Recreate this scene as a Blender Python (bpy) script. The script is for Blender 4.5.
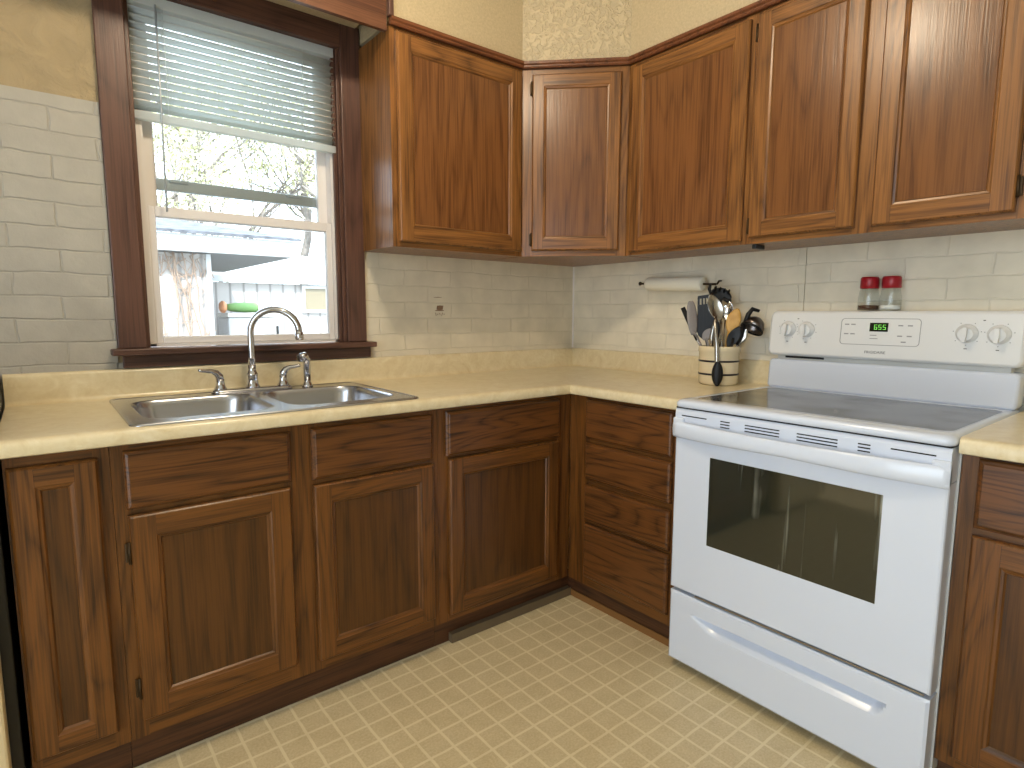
import bpy, bmesh, math, random
from mathutils import Vector, Matrix
random.seed(7)
PI = math.pi
for o in list(bpy.data.objects): bpy.data.objects.remove(o)
S = bpy.context.scene
COL = S.collection

# ------------------------------------------------------------------ camera
cam_data = bpy.data.cameras.new('camera')
cam = bpy.data.objects.new('camera', cam_data); COL.objects.link(cam)
YAW, PIT, ROL, FPX = 0.67621, -0.119405, 0.0031145, 590.157
Fw = Vector((math.sin(YAW)*math.cos(PIT), math.cos(YAW)*math.cos(PIT), math.sin(PIT)))
R0 = Vector((math.cos(YAW), -math.sin(YAW), 0)); U0 = R0.cross(Fw)
Rr = R0*math.cos(ROL)+U0*math.sin(ROL); Uu = -R0*math.sin(ROL)+U0*math.cos(ROL)
CAM = Vector((-2.26477, -2.29689, 1.19446))
m = Matrix((Rr, Uu, -Fw)).transposed().to_4x4(); m.translation = CAM
cam.matrix_world = m
cam_data.sensor_width = 36; cam_data.lens = FPX/1024*36
cam_data.clip_start = .02; cam_data.clip_end = 200
S.camera = cam

# ------------------------------------------------------------------ world, sun, lamps, exposure
S.view_settings.view_transform = 'Standard'; S.view_settings.look = 'None'
S.view_settings.gamma = 1; S.view_settings.use_curve_mapping = False
S.view_settings.exposure = 0.08
W = bpy.data.worlds.new('world'); S.world = W; W.use_nodes = True
wn = W.node_tree.nodes; bg = wn['Background']
bg.inputs[0].default_value = (0.76, 0.88, 1.0, 1); bg.inputs[1].default_value = 5.2
sun_d = bpy.data.lights.new('sun', 'SUN'); sun_d.energy = 5.5; sun_d.angle = math.radians(.6); sun_d.color = (1, .96, .9)
sun = bpy.data.objects.new('sun', sun_d); COL.objects.link(sun)
sun.rotation_euler = Vector((.35, .72, -.75)).to_track_quat('-Z', 'Y').to_euler()
lamp_d = bpy.data.lights.new('ceiling_lamp', 'POINT'); lamp_d.energy = 33; lamp_d.shadow_soft_size = .06; lamp_d.color = (1, .84, .62)
lamp = bpy.data.objects.new('ceiling_lamp', lamp_d); COL.objects.link(lamp); lamp.location = (-1.65, -1.14, 2.52)
def portal(name, loc, rot, sx, sy):
    d = bpy.data.lights.new(name, 'AREA'); d.shape = 'RECTANGLE'; d.size = sx; d.size_y = sy
    d.cycles.is_portal = True
    o = bpy.data.objects.new(name, d); COL.objects.link(o); o.location = loc; o.rotation_euler = rot
portal('window_portal', (-1.64, .13, 1.5), (-PI/2, 0, 0), .75, 1.1)
portal('side_portal', (-3.98, -2.475, 1.15), (0, -PI/2, 0), 2.2, 2.0)
try:
    S.cycles.use_denoising = True; S.cycles.max_bounces = 10; S.cycles.sample_clamp_indirect = 6
    S.cycles.caustics_reflective = False; S.cycles.caustics_refractive = False
except Exception: pass

# ------------------------------------------------------------------ materials
def lin(c):
    return tuple(((v/255)/12.92 if v/255 <= .04045 else ((v/255+.055)/1.055)**2.4) for v in c)+(1,)
class NT:
    def __init__(s, name):
        s.m = bpy.data.materials.new(name); s.m.use_nodes = True
        s.t = s.m.node_tree; s.b = s.t.nodes['Principled BSDF']
    def n(s, typ, **kw):
        x = s.t.nodes.new(typ)
        for k, v in kw.items():
            if k.startswith('i_'): x.inputs[k[2:].replace('_', ' ')].default_value = v
            else: setattr(x, k, v)
        return x
    def l(s, a, b): s.t.links.new(a, b)
    def math(s, op, a, b=None):
        x = s.t.nodes.new('ShaderNodeMath'); x.operation = op
        for i, v in enumerate((a, b)):
            if v is None: continue
            if isinstance(v, (int, float)): x.inputs[i].default_value = v
            else: s.l(v, x.inputs[i])
        return x.outputs[0]
    def ramp(s, fac, stops):
        x = s.t.nodes.new('ShaderNodeValToRGB'); e = x.color_ramp.elements
        while len(e) < len(stops): e.new(.5)
        for k, (p, c) in enumerate(stops): e[k].position = p; e[k].color = c
        s.l(fac, x.inputs[0]); return x.outputs[0]
    def mix(s, fac, a, b, typ='MIX'):
        x = s.t.nodes.new('ShaderNodeMix'); x.data_type = 'RGBA'; x.blend_type = typ
        for sock, v in ((x.inputs[0], fac), (x.inputs[6], a), (x.inputs[7], b)):
            if isinstance(v, (int, float, tuple)): sock.default_value = v
            else: s.l(v, sock)
        return x.outputs[2]
    def bump(s, h, dist, strength=1.0):
        x = s.t.nodes.new('ShaderNodeBump'); x.inputs['Distance'].default_value = dist; x.inputs['Strength'].default_value = strength
        s.l(h, x.inputs['Height']); s.l(x.outputs[0], s.b.inputs['Normal']); return x
    def coords(s, scale=(1, 1, 1), rnd=0.0, rot=(0, 0, 0)):
        tc = s.n('ShaderNodeTexCoord'); mp = s.n('ShaderNodeMapping')
        mp.inputs['Scale'].default_value = scale; mp.inputs['Rotation'].default_value = rot
        src = tc.outputs['Object']
        if rnd:
            oi = s.n('ShaderNodeObjectInfo'); v = s.n('ShaderNodeVectorMath', operation='SCALE')
            cb = s.n('ShaderNodeCombineXYZ')
            for i in range(3): s.l(oi.outputs['Random'], cb.inputs[i])
            s.l(cb.outputs[0], v.inputs[0]); v.inputs['Scale'].default_value = rnd
            ad = s.n('ShaderNodeVectorMath', operation='ADD'); s.l(src, ad.inputs[0]); s.l(v.outputs[0], ad.inputs[1]); src = ad.outputs[0]
        s.l(src, mp.inputs['Vector']); return mp.outputs[0]
def plain(name, rgb, rough=.5, metal=0, coat=0, emit=None, noise=0, ns=30, spec=None):
    k = NT(name); k.b.inputs['Base Color'].default_value = lin(rgb); k.b.inputs['Roughness'].default_value = rough
    k.b.inputs['Metallic'].default_value = metal; k.b.inputs['Coat Weight'].default_value = coat
    if spec is not None: k.b.inputs['Specular IOR Level'].default_value = spec
    if noise:
        nz = k.n('ShaderNodeTexNoise', i_Scale=ns, i_Detail=4.0); k.l(k.coords(), nz.inputs['Vector'])
        c2 = tuple(max(0, v-noise) for v in rgb)
        k.l(k.ramp(nz.outputs[0], [(.35, lin(c2)), (.65, lin(rgb))]), k.b.inputs['Base Color'])
    if emit: k.b.inputs['Emission Color'].default_value = lin(emit[0]); k.b.inputs['Emission Strength'].default_value = emit[1]
    return k.m
def oak(name, light, dark, axis, rough=.33, figure=1.0, rnd=7.0, wear=None, ringw=.30):
    """grain runs along axis; light / dark are the early and late wood colours"""
    k = NT(name)
    def sc(a, c):   # a across the grain, c along it
        return {'z': (a, a, c), 'x': (c, a, a), 'y': (a, c, a)}[axis]
    v = k.coords(sc(5.2, .62), rnd)
    big = k.n('ShaderNodeTexNoise', i_Scale=1.1, i_Detail=2.0, i_Roughness=.45); k.l(v, big.inputs['Vector'])
    rings = k.math('FRACT', k.math('MULTIPLY', big.outputs[0], 15.0*figure))
    tri = k.math('ABSOLUTE', k.math('SUBTRACT', rings, .5))
    ringr = k.ramp(tri, [(0.0, (0, 0, 0, 1)), (.16, (.55, .55, .55, 1)), (.5, (1, 1, 1, 1))])
    v2 = k.coords(sc(210, 4.5), rnd)
    fine = k.n('ShaderNodeTexNoise', i_Scale=1.0, i_Detail=3.0, i_Roughness=.6); k.l(v2, fine.inputs['Vector'])
    v3 = k.coords(sc(55, 1.6), rnd)
    mid = k.n('ShaderNodeTexNoise', i_Scale=1.0, i_Detail=3.0); k.l(v3, mid.inputs['Vector'])
    if axis == 'x' and figure > 1.2: ringw = .42
    f = k.math('ADD', k.math('MULTIPLY', ringr, ringw), k.math('MULTIPLY', mid.outputs[0], .95-ringw*.5))
    f = k.math('ADD', f, k.math('MULTIPLY', k.math('SUBTRACT', fine.outputs[0], .5), 1.25))
    col = k.ramp(f, [(.18, lin(dark)), (.76, lin(light))])
    if wear:
        nz = k.n('ShaderNodeTexNoise', i_Scale=3.2, i_Detail=5.0); k.l(k.coords((1, 1, 1), rnd), nz.inputs['Vector'])
        col = k.mix(k.ramp(nz.outputs[0], [(.50, (0, 0, 0, 1)), (.72, (1, 1, 1, 1))]), col, lin(wear), 'MIX')
    k.l(col, k.b.inputs['Base Color'])
    k.b.inputs['Roughness'].default_value = rough; k.b.inputs['Coat Weight'].default_value = .08; k.b.inputs['Specular IOR Level'].default_value = .38; k.b.inputs['Coat Roughness'].default_value = .22
    k.bump(fine.outputs[0], .0012, .35)
    return k.m
UL, UD = (142, 95, 49), (72, 43, 21)
LL, LD = (110, 68, 27), (54, 31, 11)
M = {}
M['uv'] = oak('oak_upper_upright', UL, UD, 'z'); M['uh'] = oak('oak_upper_crosswise', UL, UD, 'x')
M['up'] = oak('oak_upper_panel', (124, 80, 43), (82, 50, 26), 'z', .27, .6)
M['lv'] = oak('oak_base_upright', LL, LD, 'z', .36); M['lh'] = oak('oak_base_crosswise', LL, LD, 'x', .36)
M['lp'] = oak('oak_base_panel', (88, 54, 20), (56, 33, 12), 'z', .34, .6)
M['ld'] = oak('oak_drawer_front', (102, 62, 27), (48, 27, 10), 'x', .34, 1.6)
M['casing'] = oak('stained_casing_upright', (98, 68, 56), (66, 45, 38), 'z', .38, .7)
M['casingh'] = oak('stained_casing_crosswise', (96, 66, 53), (58, 38, 31), 'x', .38, .7)
M['toe'] = oak('dark_toe_kick_wood', (84, 50, 26), (46, 26, 13), 'x', .5)
M['trimx'] = oak('dark_moulding_wood', (120, 72, 44), (74, 42, 26), 'x', .35, .5)
M['trimy'] = oak('dark_moulding_wood_return', (120, 72, 44), (74, 42, 26), 'y', .35, .5)

def brick(name, ax, rgb=(214, 208, 190), shift=0.0, dist=.0022):
    k = NT(name); tc = k.n('ShaderNodeTexCoord')
    sp = k.n('ShaderNodeSeparateXYZ'); k.l(tc.outputs['Object'], sp.inputs[0])
    nz = k.n('ShaderNodeTexNoise', i_Scale=7.0, i_Detail=3.0); k.l(tc.outputs['Object'], nz.inputs['Vector'])
    s2 = k.n('ShaderNodeSeparateColor'); k.l(nz.outputs['Color'], s2.inputs[0])
    cb = k.n('ShaderNodeCombineXYZ')
    k.l(k.math('ADD', k.math('ADD', sp.outputs[ax], 5+shift), k.math('MULTIPLY', s2.outputs[0], .030)), cb.inputs[0])
    k.l(k.math('ADD', sp.outputs[2], k.math('MULTIPLY', s2.outputs[1], .020)), cb.inputs[1])
    br = k.n('ShaderNodeTexBrick', i_Scale=1.0, i_Mortar_Size=.0042, i_Mortar_Smooth=.9, i_Brick_Width=.235, i_Row_Height=.0695)
    br.offset = .5; k.l(cb.outputs[0], br.inputs['Vector'])
    n1 = k.n('ShaderNodeTexNoise', i_Scale=24.0, i_Detail=6.0, i_Roughness=.62); k.l(tc.outputs['Object'], n1.inputs['Vector'])
    n2 = k.n('ShaderNodeTexNoise', i_Scale=9.0, i_Detail=3.0); k.l(tc.outputs['Object'], n2.inputs['Vector'])
    h = k.math('ADD', k.math('MULTIPLY', br.outputs['Fac'], k.ramp(n2.outputs[0], [(.35, (-.25,)*3+(1,)), (.6, (-1,)*3+(1,))])), k.math('MULTIPLY', n1.outputs[0], .9))
    h = k.math('SUBTRACT', k.math('MULTIPLY', n1.outputs[0], .8), k.math('MULTIPLY', br.outputs['Fac'], k.ramp(n2.outputs[0], [(.34, (.25,)*3+(1,)), (.6, (1,)*3+(1,))])))
    k.bump(h, dist, .85)
    dk = tuple(int(v*.93) for v in rgb)
    k.l(k.mix(k.math('MULTIPLY', br.outputs['Fac'], .12), k.ramp(n2.outputs[0], [(.3, lin(dk)), (.7, lin(rgb))]), lin(tuple(int(v*.78) for v in rgb))), k.b.inputs['Base Color'])
    k.b.inputs['Roughness'].default_value = .62; k.b.inputs['Specular IOR Level'].default_value = .35
    return k.m
M['brick_x'] = brick('painted_brick_panel_dim', 0, (180, 175, 163), 0, .0036); M['brick_x2'] = brick('painted_brick_panel_lit', 0, (224, 214, 192)); M['brick_y'] = brick('painted_brick_panel_return_lit', 1, (232, 223, 202), .07)  # same paint; lamplight put into the colour: left sheet darker, the others brighter
def plaster(name, rgb, dist, scale, kind='noise'):
    k = NT(name); v = k.coords()
    if kind == 'noise':
        nz = k.n('ShaderNodeTexNoise', i_Scale=scale, i_Detail=5.0, i_Roughness=.55, i_Distortion=.6)
    else:
        nz = k.n('ShaderNodeTexNoise', i_Scale=scale, i_Detail=1.5, i_Roughness=.5, i_Distortion=1.6)
    k.l(v, nz.inputs['Vector'])
    h = nz.outputs[0]
    if kind != 'noise': h = k.ramp(h, [(.42, (0, 0, 0, 1)), (.56, (1, 1, 1, 1))])
    k.bump(h, dist, .9); k.b.inputs['Roughness'].default_value = .5 if kind != 'noise' else .7
    dk = tuple(int(c*.93) for c in rgb)
    k.l(k.ramp(nz.outputs[0], [(.35, lin(dk)), (.65, lin(rgb))]), k.b.inputs['Base Color'])
    return k.m
M['plaster'] = plaster('cream_plaster', (172, 152, 116), .022, 13)
M['soffit'] = plaster('cream_soffit_paint', (200, 182, 146), .0006, 120)
M['soffit_tex'] = plaster('cream_stippled_soffit', (204, 186, 150), .003, 40, 'st')
M['room'] = plaster('room_paint', (206, 196, 172), .001, 20)
M['ceil'] = plain('ceiling_paint', (226, 222, 210), .8)
k = NT('beige_laminate'); v = k.coords((1, 1, 1))
n1 = k.n('ShaderNodeTexNoise', i_Scale=14.0, i_Detail=6.0, i_Roughness=.7, i_Distortion=1.2); k.l(v, n1.inputs['Vector'])
n2 = k.n('ShaderNodeTexNoise', i_Scale=90.0, i_Detail=3.0); k.l(v, n2.inputs['Vector'])
f = k.math('ADD', k.math('MULTIPLY', n1.outputs[0], .8), k.math('MULTIPLY', n2.outputs[0], .2))
k.l(k.ramp(f, [(.32, lin((211, 192, 150))), (.5, lin((222, 206, 168))), (.68, lin((231, 218, 186)))]), k.b.inputs['Base Color'])
k.b.inputs['Roughness'].default_value = .28; k.b.inputs['Coat Weight'].default_value = .4; k.b.inputs['Coat Roughness'].default_value = .15
M['lam'] = k.m
k = NT('beige_vinyl_squares'); tc = k.n('ShaderNodeTexCoord'); mp = k.n('ShaderNodeMapping')
mp.inputs['Location'].default_value = (.0787, .0365, 0); k.l(tc.outputs['Object'], mp.inputs['Vector'])
nd = k.n('ShaderNodeTexNoise', i_Scale=16.0, i_Detail=3.0); k.l(tc.outputs['Object'], nd.inputs['Vector'])
vs = k.n('ShaderNodeVectorMath', operation='SCALE'); vs.inputs['Scale'].default_value = .005; k.l(nd.outputs['Color'], vs.inputs[0])
va = k.n('ShaderNodeVectorMath', operation='ADD'); k.l(mp.outputs[0], va.inputs[0]); k.l(vs.outputs[0], va.inputs[1])
br = k.n('ShaderNodeTexBrick', i_Scale=1.0, i_Mortar_Size=.0048, i_Mortar_Smooth=.35, i_Brick_Width=.0757, i_Row_Height=.0757); br.offset = 0
k.l(va.outputs[0], br.inputs['Vector'])
n2 = k.n('ShaderNodeTexNoise', i_Scale=150.0, i_Detail=3.0, i_Roughness=.7); k.l(tc.outputs['Object'], n2.inputs['Vector'])
n3 = k.n('ShaderNodeTexNoise', i_Scale=14.0, i_Detail=2.0); k.l(tc.outputs['Object'], n3.inputs['Vector'])
tile = k.ramp(k.math('ADD', k.math('MULTIPLY', n2.outputs[0], .7), k.math('MULTIPLY', n3.outputs[0], .3)), [(.36, lin((196, 176, 134))), (.62, lin((216, 198, 158)))])
k.l(k.mix(k.math('MULTIPLY', br.outputs['Fac'], k.ramp(n3.outputs[0], [(.3, (.7,)*3+(1,)), (.55, (1,)*3+(1,))])), tile, lin((228, 213, 176))), k.b.inputs['Base Color'])
k.b.inputs['Roughness'].default_value = .42; k.bump(br.outputs['Fac'], .001, -.4)
M['vinyl'] = k.m
M['enamel'] = plain('white_enamel', (214, 221, 234), .22, coat=.35)
M['enamel2'] = plain('white_plastic', (226, 226, 224), .35)
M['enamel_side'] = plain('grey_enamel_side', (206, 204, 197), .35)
M['black'] = plain('black_plastic', (18, 18, 20), .4)
M['slot'] = plain('black_slot', (10, 10, 11), .8)
M['grey_line'] = plain('grey_line_print', (150, 150, 150), .6)
M['print'] = plain('dark_grey_print', (92, 92, 92), .6)
k = NT('smoked_glass_cooktop'); k.b.inputs['Base Color'].default_value = lin((70, 72, 74)); k.b.inputs['Roughness'].default_value = .12
nz = k.n('ShaderNodeTexNoise', i_Scale=220.0, i_Detail=2.0); k.l(k.coords(), nz.inputs['Vector'])
k.l(k.ramp(nz.outputs[0], [(.42, lin((44, 46, 48))), (.6, lin((104, 106, 108)))]), k.b.inputs['Base Color'])
n2 = k.n('ShaderNodeTexNoise', i_Scale=5.0, i_Detail=5.0); k.l(k.coords(), n2.inputs['Vector'])
k.l(k.ramp(n2.outputs[0], [(.4, (.10,)*3+(1,)), (.7, (.28,)*3+(1,))]), k.b.inputs['Roughness'])
M['glasstop'] = k.m
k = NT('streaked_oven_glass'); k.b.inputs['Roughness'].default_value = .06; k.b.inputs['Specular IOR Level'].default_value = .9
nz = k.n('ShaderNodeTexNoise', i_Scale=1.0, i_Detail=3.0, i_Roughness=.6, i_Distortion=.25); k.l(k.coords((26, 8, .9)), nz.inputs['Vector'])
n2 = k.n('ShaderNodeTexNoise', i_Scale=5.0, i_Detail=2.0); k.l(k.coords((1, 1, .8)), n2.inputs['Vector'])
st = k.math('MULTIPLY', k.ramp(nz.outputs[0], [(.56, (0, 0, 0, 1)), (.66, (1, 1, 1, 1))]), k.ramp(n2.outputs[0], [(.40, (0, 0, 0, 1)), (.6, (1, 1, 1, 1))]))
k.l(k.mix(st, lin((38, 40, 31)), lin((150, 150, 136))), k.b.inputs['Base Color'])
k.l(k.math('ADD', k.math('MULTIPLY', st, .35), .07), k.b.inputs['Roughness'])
M['ovenglass'] = k.m
k = NT('brushed_stainless'); k.b.inputs['Metallic'].default_value = 1; k.b.inputs['Base Color'].default_value = lin((188, 190, 196)); k.b.inputs['Roughness'].default_value = .26
nz = k.n('ShaderNodeTexNoise', i_Scale=1.0, i_Detail=3.0); k.l(k.coords((6, 160, 40)), nz.inputs['Vector']); k.bump(nz.outputs[0], .0006, .25)
M['steel'] = k.m
M['chrome'] = plain('chrome', (200, 200, 204), .08, metal=1)
M['nickel'] = plain('brushed_nickel', (176, 172, 164), .25, metal=1)
M['brass'] = plain('aged_brass_hinge', (66, 50, 30), .45, metal=.7)
M['vinylwhite'] = plain('white_vinyl_frame', (234, 228, 224), .4)
M['greyalu'] = plain('grey_aluminium', (186, 194, 200), .35, metal=.3)
k = NT('white_blind_slat'); k.t.nodes.remove(k.b); df = k.n('ShaderNodeBsdfDiffuse'); df.inputs[0].default_value = lin((228, 230, 228)); tl = k.n('ShaderNodeBsdfTranslucent'); tl.inputs[0].default_value = lin((240, 246, 244))
mx = k.n('ShaderNodeMixShader'); mx.inputs[0].default_value = .62; k.l(df.outputs[0], mx.inputs[1]); k.l(tl.outputs[0], mx.inputs[2]); k.l(mx.outputs[0], k.t.nodes['Material Output'].inputs[0])
M['slat'] = k.m
k = NT('window_glass'); k.t.nodes.remove(k.b)
tr = k.n('ShaderNodeBsdfTransparent'); tr.inputs[0].default_value = (.96, .98, .98, 1)
gl = k.n('ShaderNodeBsdfGlossy'); gl.inputs['Roughness'].default_value = .02; fr = k.n('ShaderNodeFresnel'); fr.inputs[0].default_value = 1.45
mx = k.n('ShaderNodeMixShader'); k.l(fr.outputs[0], mx.inputs[0]); k.l(tr.outputs[0], mx.inputs[1]); k.l(gl.outputs[0], mx.inputs[2])
k.l(mx.outputs[0], k.t.nodes['Material Output'].inputs[0]); M['pane'] = k.m
M['stoneware'] = plain('cream_stoneware', (222, 206, 172), .25, coat=.3)
M['navy'] = plain('dark_glaze_band', (34, 26, 34), .3)
M['woodspoon'] = plain('pale_beech', (206, 160, 84), .5, noise=18, ns=40)
M['blackny'] = plain('black_nylon', (22, 22, 23), .42, spec=.25)
M['greyny'] = plain('grey_nylon', (128, 122, 120), .45)
M['paper'] = plain('white_paper_towel', (236, 230, 212), .9)
M['redlid'] = plain('red_plastic_lid', (158, 20, 34), .35)
M['salt'] = plain('white_salt', (235, 235, 232), .9); M['pepper'] = plain('ground_brown_spice', (96, 62, 40), .95, noise=40, ns=400)
k = NT('clear_shaker_glass'); k.b.inputs['Transmission Weight'].default_value = 1; k.b.inputs['Roughness'].default_value = .02; k.b.inputs['IOR'].default_value = 1.3; M['glass'] = k.m
k = NT('clear_glass_wall'); k.t.nodes.remove(k.b); lw = k.n('ShaderNodeLayerWeight'); lw.inputs[0].default_value = .5
tr = k.n('ShaderNodeBsdfTransparent'); tr.inputs[0].default_value = (.93, .95, .94, 1); gl = k.n('ShaderNodeBsdfGlossy'); gl.inputs['Roughness'].default_value = .03
mx = k.n('ShaderNodeMixShader'); k.l(k.math('ADD', k.math('MULTIPLY', k.math('POWER', lw.outputs['Facing'], 3.0), .5), .05), mx.inputs[0]); k.l(tr.outputs[0], mx.inputs[1]); k.l(gl.outputs[0], mx.inputs[2]); k.l(mx.outputs[0], k.t.nodes['Material Output'].inputs[0])
M['clearwall'] = k.m
M['display'] = plain('black_display', (20, 26, 18), .2)
M['led'] = plain('green_digit', (130, 230, 90), .5, emit=((130, 210, 100), .45))
M['cream'] = plain('cream_appliance_front', (210, 190, 148), .4)
M['scar'] = plain('chipped_brown_paint', (132, 104, 80), .8)
M['cove'] = plain('grey_brown_vinyl_strip', (104, 88, 66), .5)
M['tan'] = plain('bare_tan_wood', (128, 88, 44), .5)
def siding(name, rgb, pitch):
    k = NT(name); w = k.n('ShaderNodeTexWave', wave_type='BANDS', bands_direction='X', i_Scale=PI*2/pitch/20*1.0, i_Distortion=0.0)
    k.l(k.coords(), w.inputs['Vector'])
    k.l(k.ramp(w.outputs[0], [(.0, lin(tuple(int(v*.75) for v in rgb))), (.12, lin(rgb))]), k.b.inputs['Base Color']); k.b.inputs['Roughness'].default_value = .8
    return k.m
M['siding'] = siding('white_vertical_siding', (192, 186, 182), .2)
M['fascia'] = plain('white_fascia', (200, 200, 200), .7)
M['under'] = plain('grey_porch_ceiling', (120, 120, 120), .8)
M['shingle'] = plain('pale_grey_shingle', (120, 122, 128), .9, noise=40, ns=9)
M['ground'] = plain('pale_driveway', (150, 150, 146), .9, noise=20, ns=4)
M['bark'] = plain('grey_bark', (150, 142, 136), .9, noise=25, ns=20)
M['leaf'] = plain('young_yellow_green_leaf', (212, 210, 168), .7, noise=20, ns=2)
M['vine'] = plain('dry_brown_vine', (160, 138, 122), .9)
M['bag'] = plain('green_bag', (120, 160, 96), .6); M['orange'] = plain('orange_bag_end', (214, 150, 110), .6)

# ------------------------------------------------------------------ mesh builder
class MB:
    def __init__(s): s.v = []; s.f = []; s.mi = []; s.sm = []; s.mats = []
    def mat(s, m):
        m = M[m] if isinstance(m, str) else m
        if m not in s.mats: s.mats.append(m)
        return s.mats.index(m)
    def face(s, idx, m, smooth=False): s.f.append(tuple(idx)); s.mi.append(s.mat(m)); s.sm.append(smooth)
    def vs(s, pts):
        b = len(s.v); s.v += [tuple(p) for p in pts]; return list(range(b, b+len(pts)))
    def box(s, a, b, m):
        x0, y0, z0 = [min(p, q) for p, q in zip(a, b)]; x1, y1, z1 = [max(p, q) for p, q in zip(a, b)]
        i = s.vs([(x0,y0,z0),(x1,y0,z0),(x1,y1,z0),(x0,y1,z0),(x0,y0,z1),(x1,y0,z1),(x1,y1,z1),(x0,y1,z1)])
        for q in ((0,3,2,1),(4,5,6,7),(0,1,5,4),(1,2,6,5),(2,3,7,6),(3,0,4,7)): s.face([i[k] for k in q], m)
        return s
    def cbox(s, a, b, m, e=.003):
        """box with chamfered edges on all twelve sides"""
        bm = bmesh.new(); x0, y0, z0 = [min(p, q) for p, q in zip(a, b)]; x1, y1, z1 = [max(p, q) for p, q in zip(a, b)]
        bmesh.ops.create_cube(bm, size=1)
        for v in bm.verts: v.co = Vector(((x0+x1)/2+v.co.x*(x1-x0), (y0+y1)/2+v.co.y*(y1-y0), (z0+z1)/2+v.co.z*(z1-z0)))
        bmesh.ops.bevel(bm, geom=bm.edges[:], offset=e, segments=2, affect='EDGES', profile=.5)
        s.bm(bm, m); return s
    def bm(s, bm, m, smooth=False):
        b = len(s.v); bm.verts.index_update(); s.v += [tuple(v.co) for v in bm.verts]
        for f in bm.faces: s.face([b+v.index for v in f.verts], m, smooth)
        bm.free()
    def rings(s, rings, m, closed=True, cap0=False, cap1=False, smooth=True):
        n = len(rings[0]); ids = [s.vs(r) for r in rings]
        for a, b in zip(ids, ids[1:]):
            for i in range(n if closed else n-1):
                j = (i+1) % n; s.face((a[i], a[j], b[j], b[i]), m, smooth)
        if cap0: s.face(ids[0][::-1], m)
        if cap1: s.face(ids[-1], m)
        return s
    def lathe(s, prof, c, m, n=28, axis=(0, 0, 1), cap0=True, cap1=True, smooth=True):
        q = Vector((0, 0, 1)).rotation_difference(Vector(axis).normalized()); c = Vector(c)
        rr = []
        for r, h in prof: rr.append([c+q@Vector((r*math.cos(2*PI*i/n), r*math.sin(2*PI*i/n), h)) for i in range(n)])
        return s.rings(rr, m, True, cap0, cap1, smooth)
    def tube(s, pts, rad, m, n=10, caps=True):
        pts = [Vector(p) for p in pts]; N = len(pts)
        if not isinstance(rad, (list, tuple)): rad = [rad]*N
        rr = []; up = None
        for i, p in enumerate(pts):
            t = (pts[min(i+1, N-1)]-pts[max(i-1, 0)]).normalized()
            if up is None: up = t.orthogonal().normalized()
            up = (up-t*up.dot(t)).normalized(); w = t.cross(up)
            rr.append([p+(up*math.cos(2*PI*k/n)+w*math.sin(2*PI*k/n))*rad[i] for k in range(n)])
        return s.rings(rr, m, True, caps, caps, True)
    def prism(s, poly, ext, m, smooth=False):
        """poly: list of 3D points, extruded by vector ext"""
        e = Vector(ext); a = s.vs(poly); b = s.vs([Vector(p)+e for p in poly]); n = len(a)
        s.face(a[::-1], m); s.face(b, m)
        for i in range(n): s.face((a[i], a[(i+1) % n], b[(i+1) % n], b[i]), m, smooth)
        return s
    def build(s, name, parent=None):
        me = bpy.data.meshes.new(name); me.from_pydata(s.v, [], s.f)
        for m_ in s.mats: me.materials.append(m_)
        me.polygons.foreach_set('material_index', s.mi); me.polygons.foreach_set('use_smooth', s.sm)
        bm = bmesh.new(); bm.from_mesh(me); bmesh.ops.recalc_face_normals(bm, faces=bm.faces[:]); bm.to_mesh(me); bm.free()
        me.update()
        o = bpy.data.objects.new(name, me); COL.objects.link(o)
        if parent: o.parent = parent
        return o
def sharp(o, ang=35):
    me = o.data; bm = bmesh.new(); bm.from_mesh(me)
    for e in bm.edges: e.smooth = not (len(e.link_faces) == 2 and e.calc_face_angle(0) > math.radians(ang))
    bm.to_mesh(me); bm.free(); return o
def tag(o, label, cat, group=None):
    o['label'] = label; o['category'] = cat; o['kind'] = 'thing'
    if group: o['group'] = group
    return o
def thing(name, label, cat, loc=(0, 0, 0), rz=0, group=None):
    o = bpy.data.objects.new(name, None); COL.objects.link(o); o.location = loc; o.rotation_euler = (0, 0, rz)
    o.empty_display_size = .05
    return tag(o, label, cat, group)
def struct(mb, name, label=None, parent=None):
    o = mb.build(name, parent)
    if not parent: o['kind'] = 'structure'
    if label: o['label'] = label
    return o
def rrect(x0, x1, y0, y1, r, n=6):
    out = []
    for cx, cy, a in ((x1-r, y1-r, 0), (x0+r, y1-r, 90), (x0+r, y0+r, 180), (x1-r, y0+r, 270)):
        for i in range(n+1):
            t = math.radians(a+90*i/n); out.append((cx+r*math.cos(t), cy+r*math.sin(t)))
    return out
def text(body, size, m, loc, rot, name, parent, depth=.0006):
    cu = bpy.data.curves.new(name, 'FONT'); cu.body = body; cu.size = size; cu.align_x = 'CENTER'; cu.align_y = 'CENTER'; cu.extrude = depth
    t = bpy.data.objects.new(name+'_curve', cu); COL.objects.link(t)
    dg = bpy.context.evaluated_depsgraph_get(); me = bpy.data.meshes.new_from_object(t.evaluated_get(dg))
    bpy.data.objects.remove(t); me.materials.clear(); me.materials.append(M[m])
    me.transform(Matrix.Translation(Vector(loc)) @ rot.to_4x4())
    o = bpy.data.objects.new(name, me); COL.objects.link(o); o.parent = parent; return o
FRONT = Matrix.Rotation(PI/2, 3, 'X')      # text standing in the xz plane, facing -y

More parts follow.
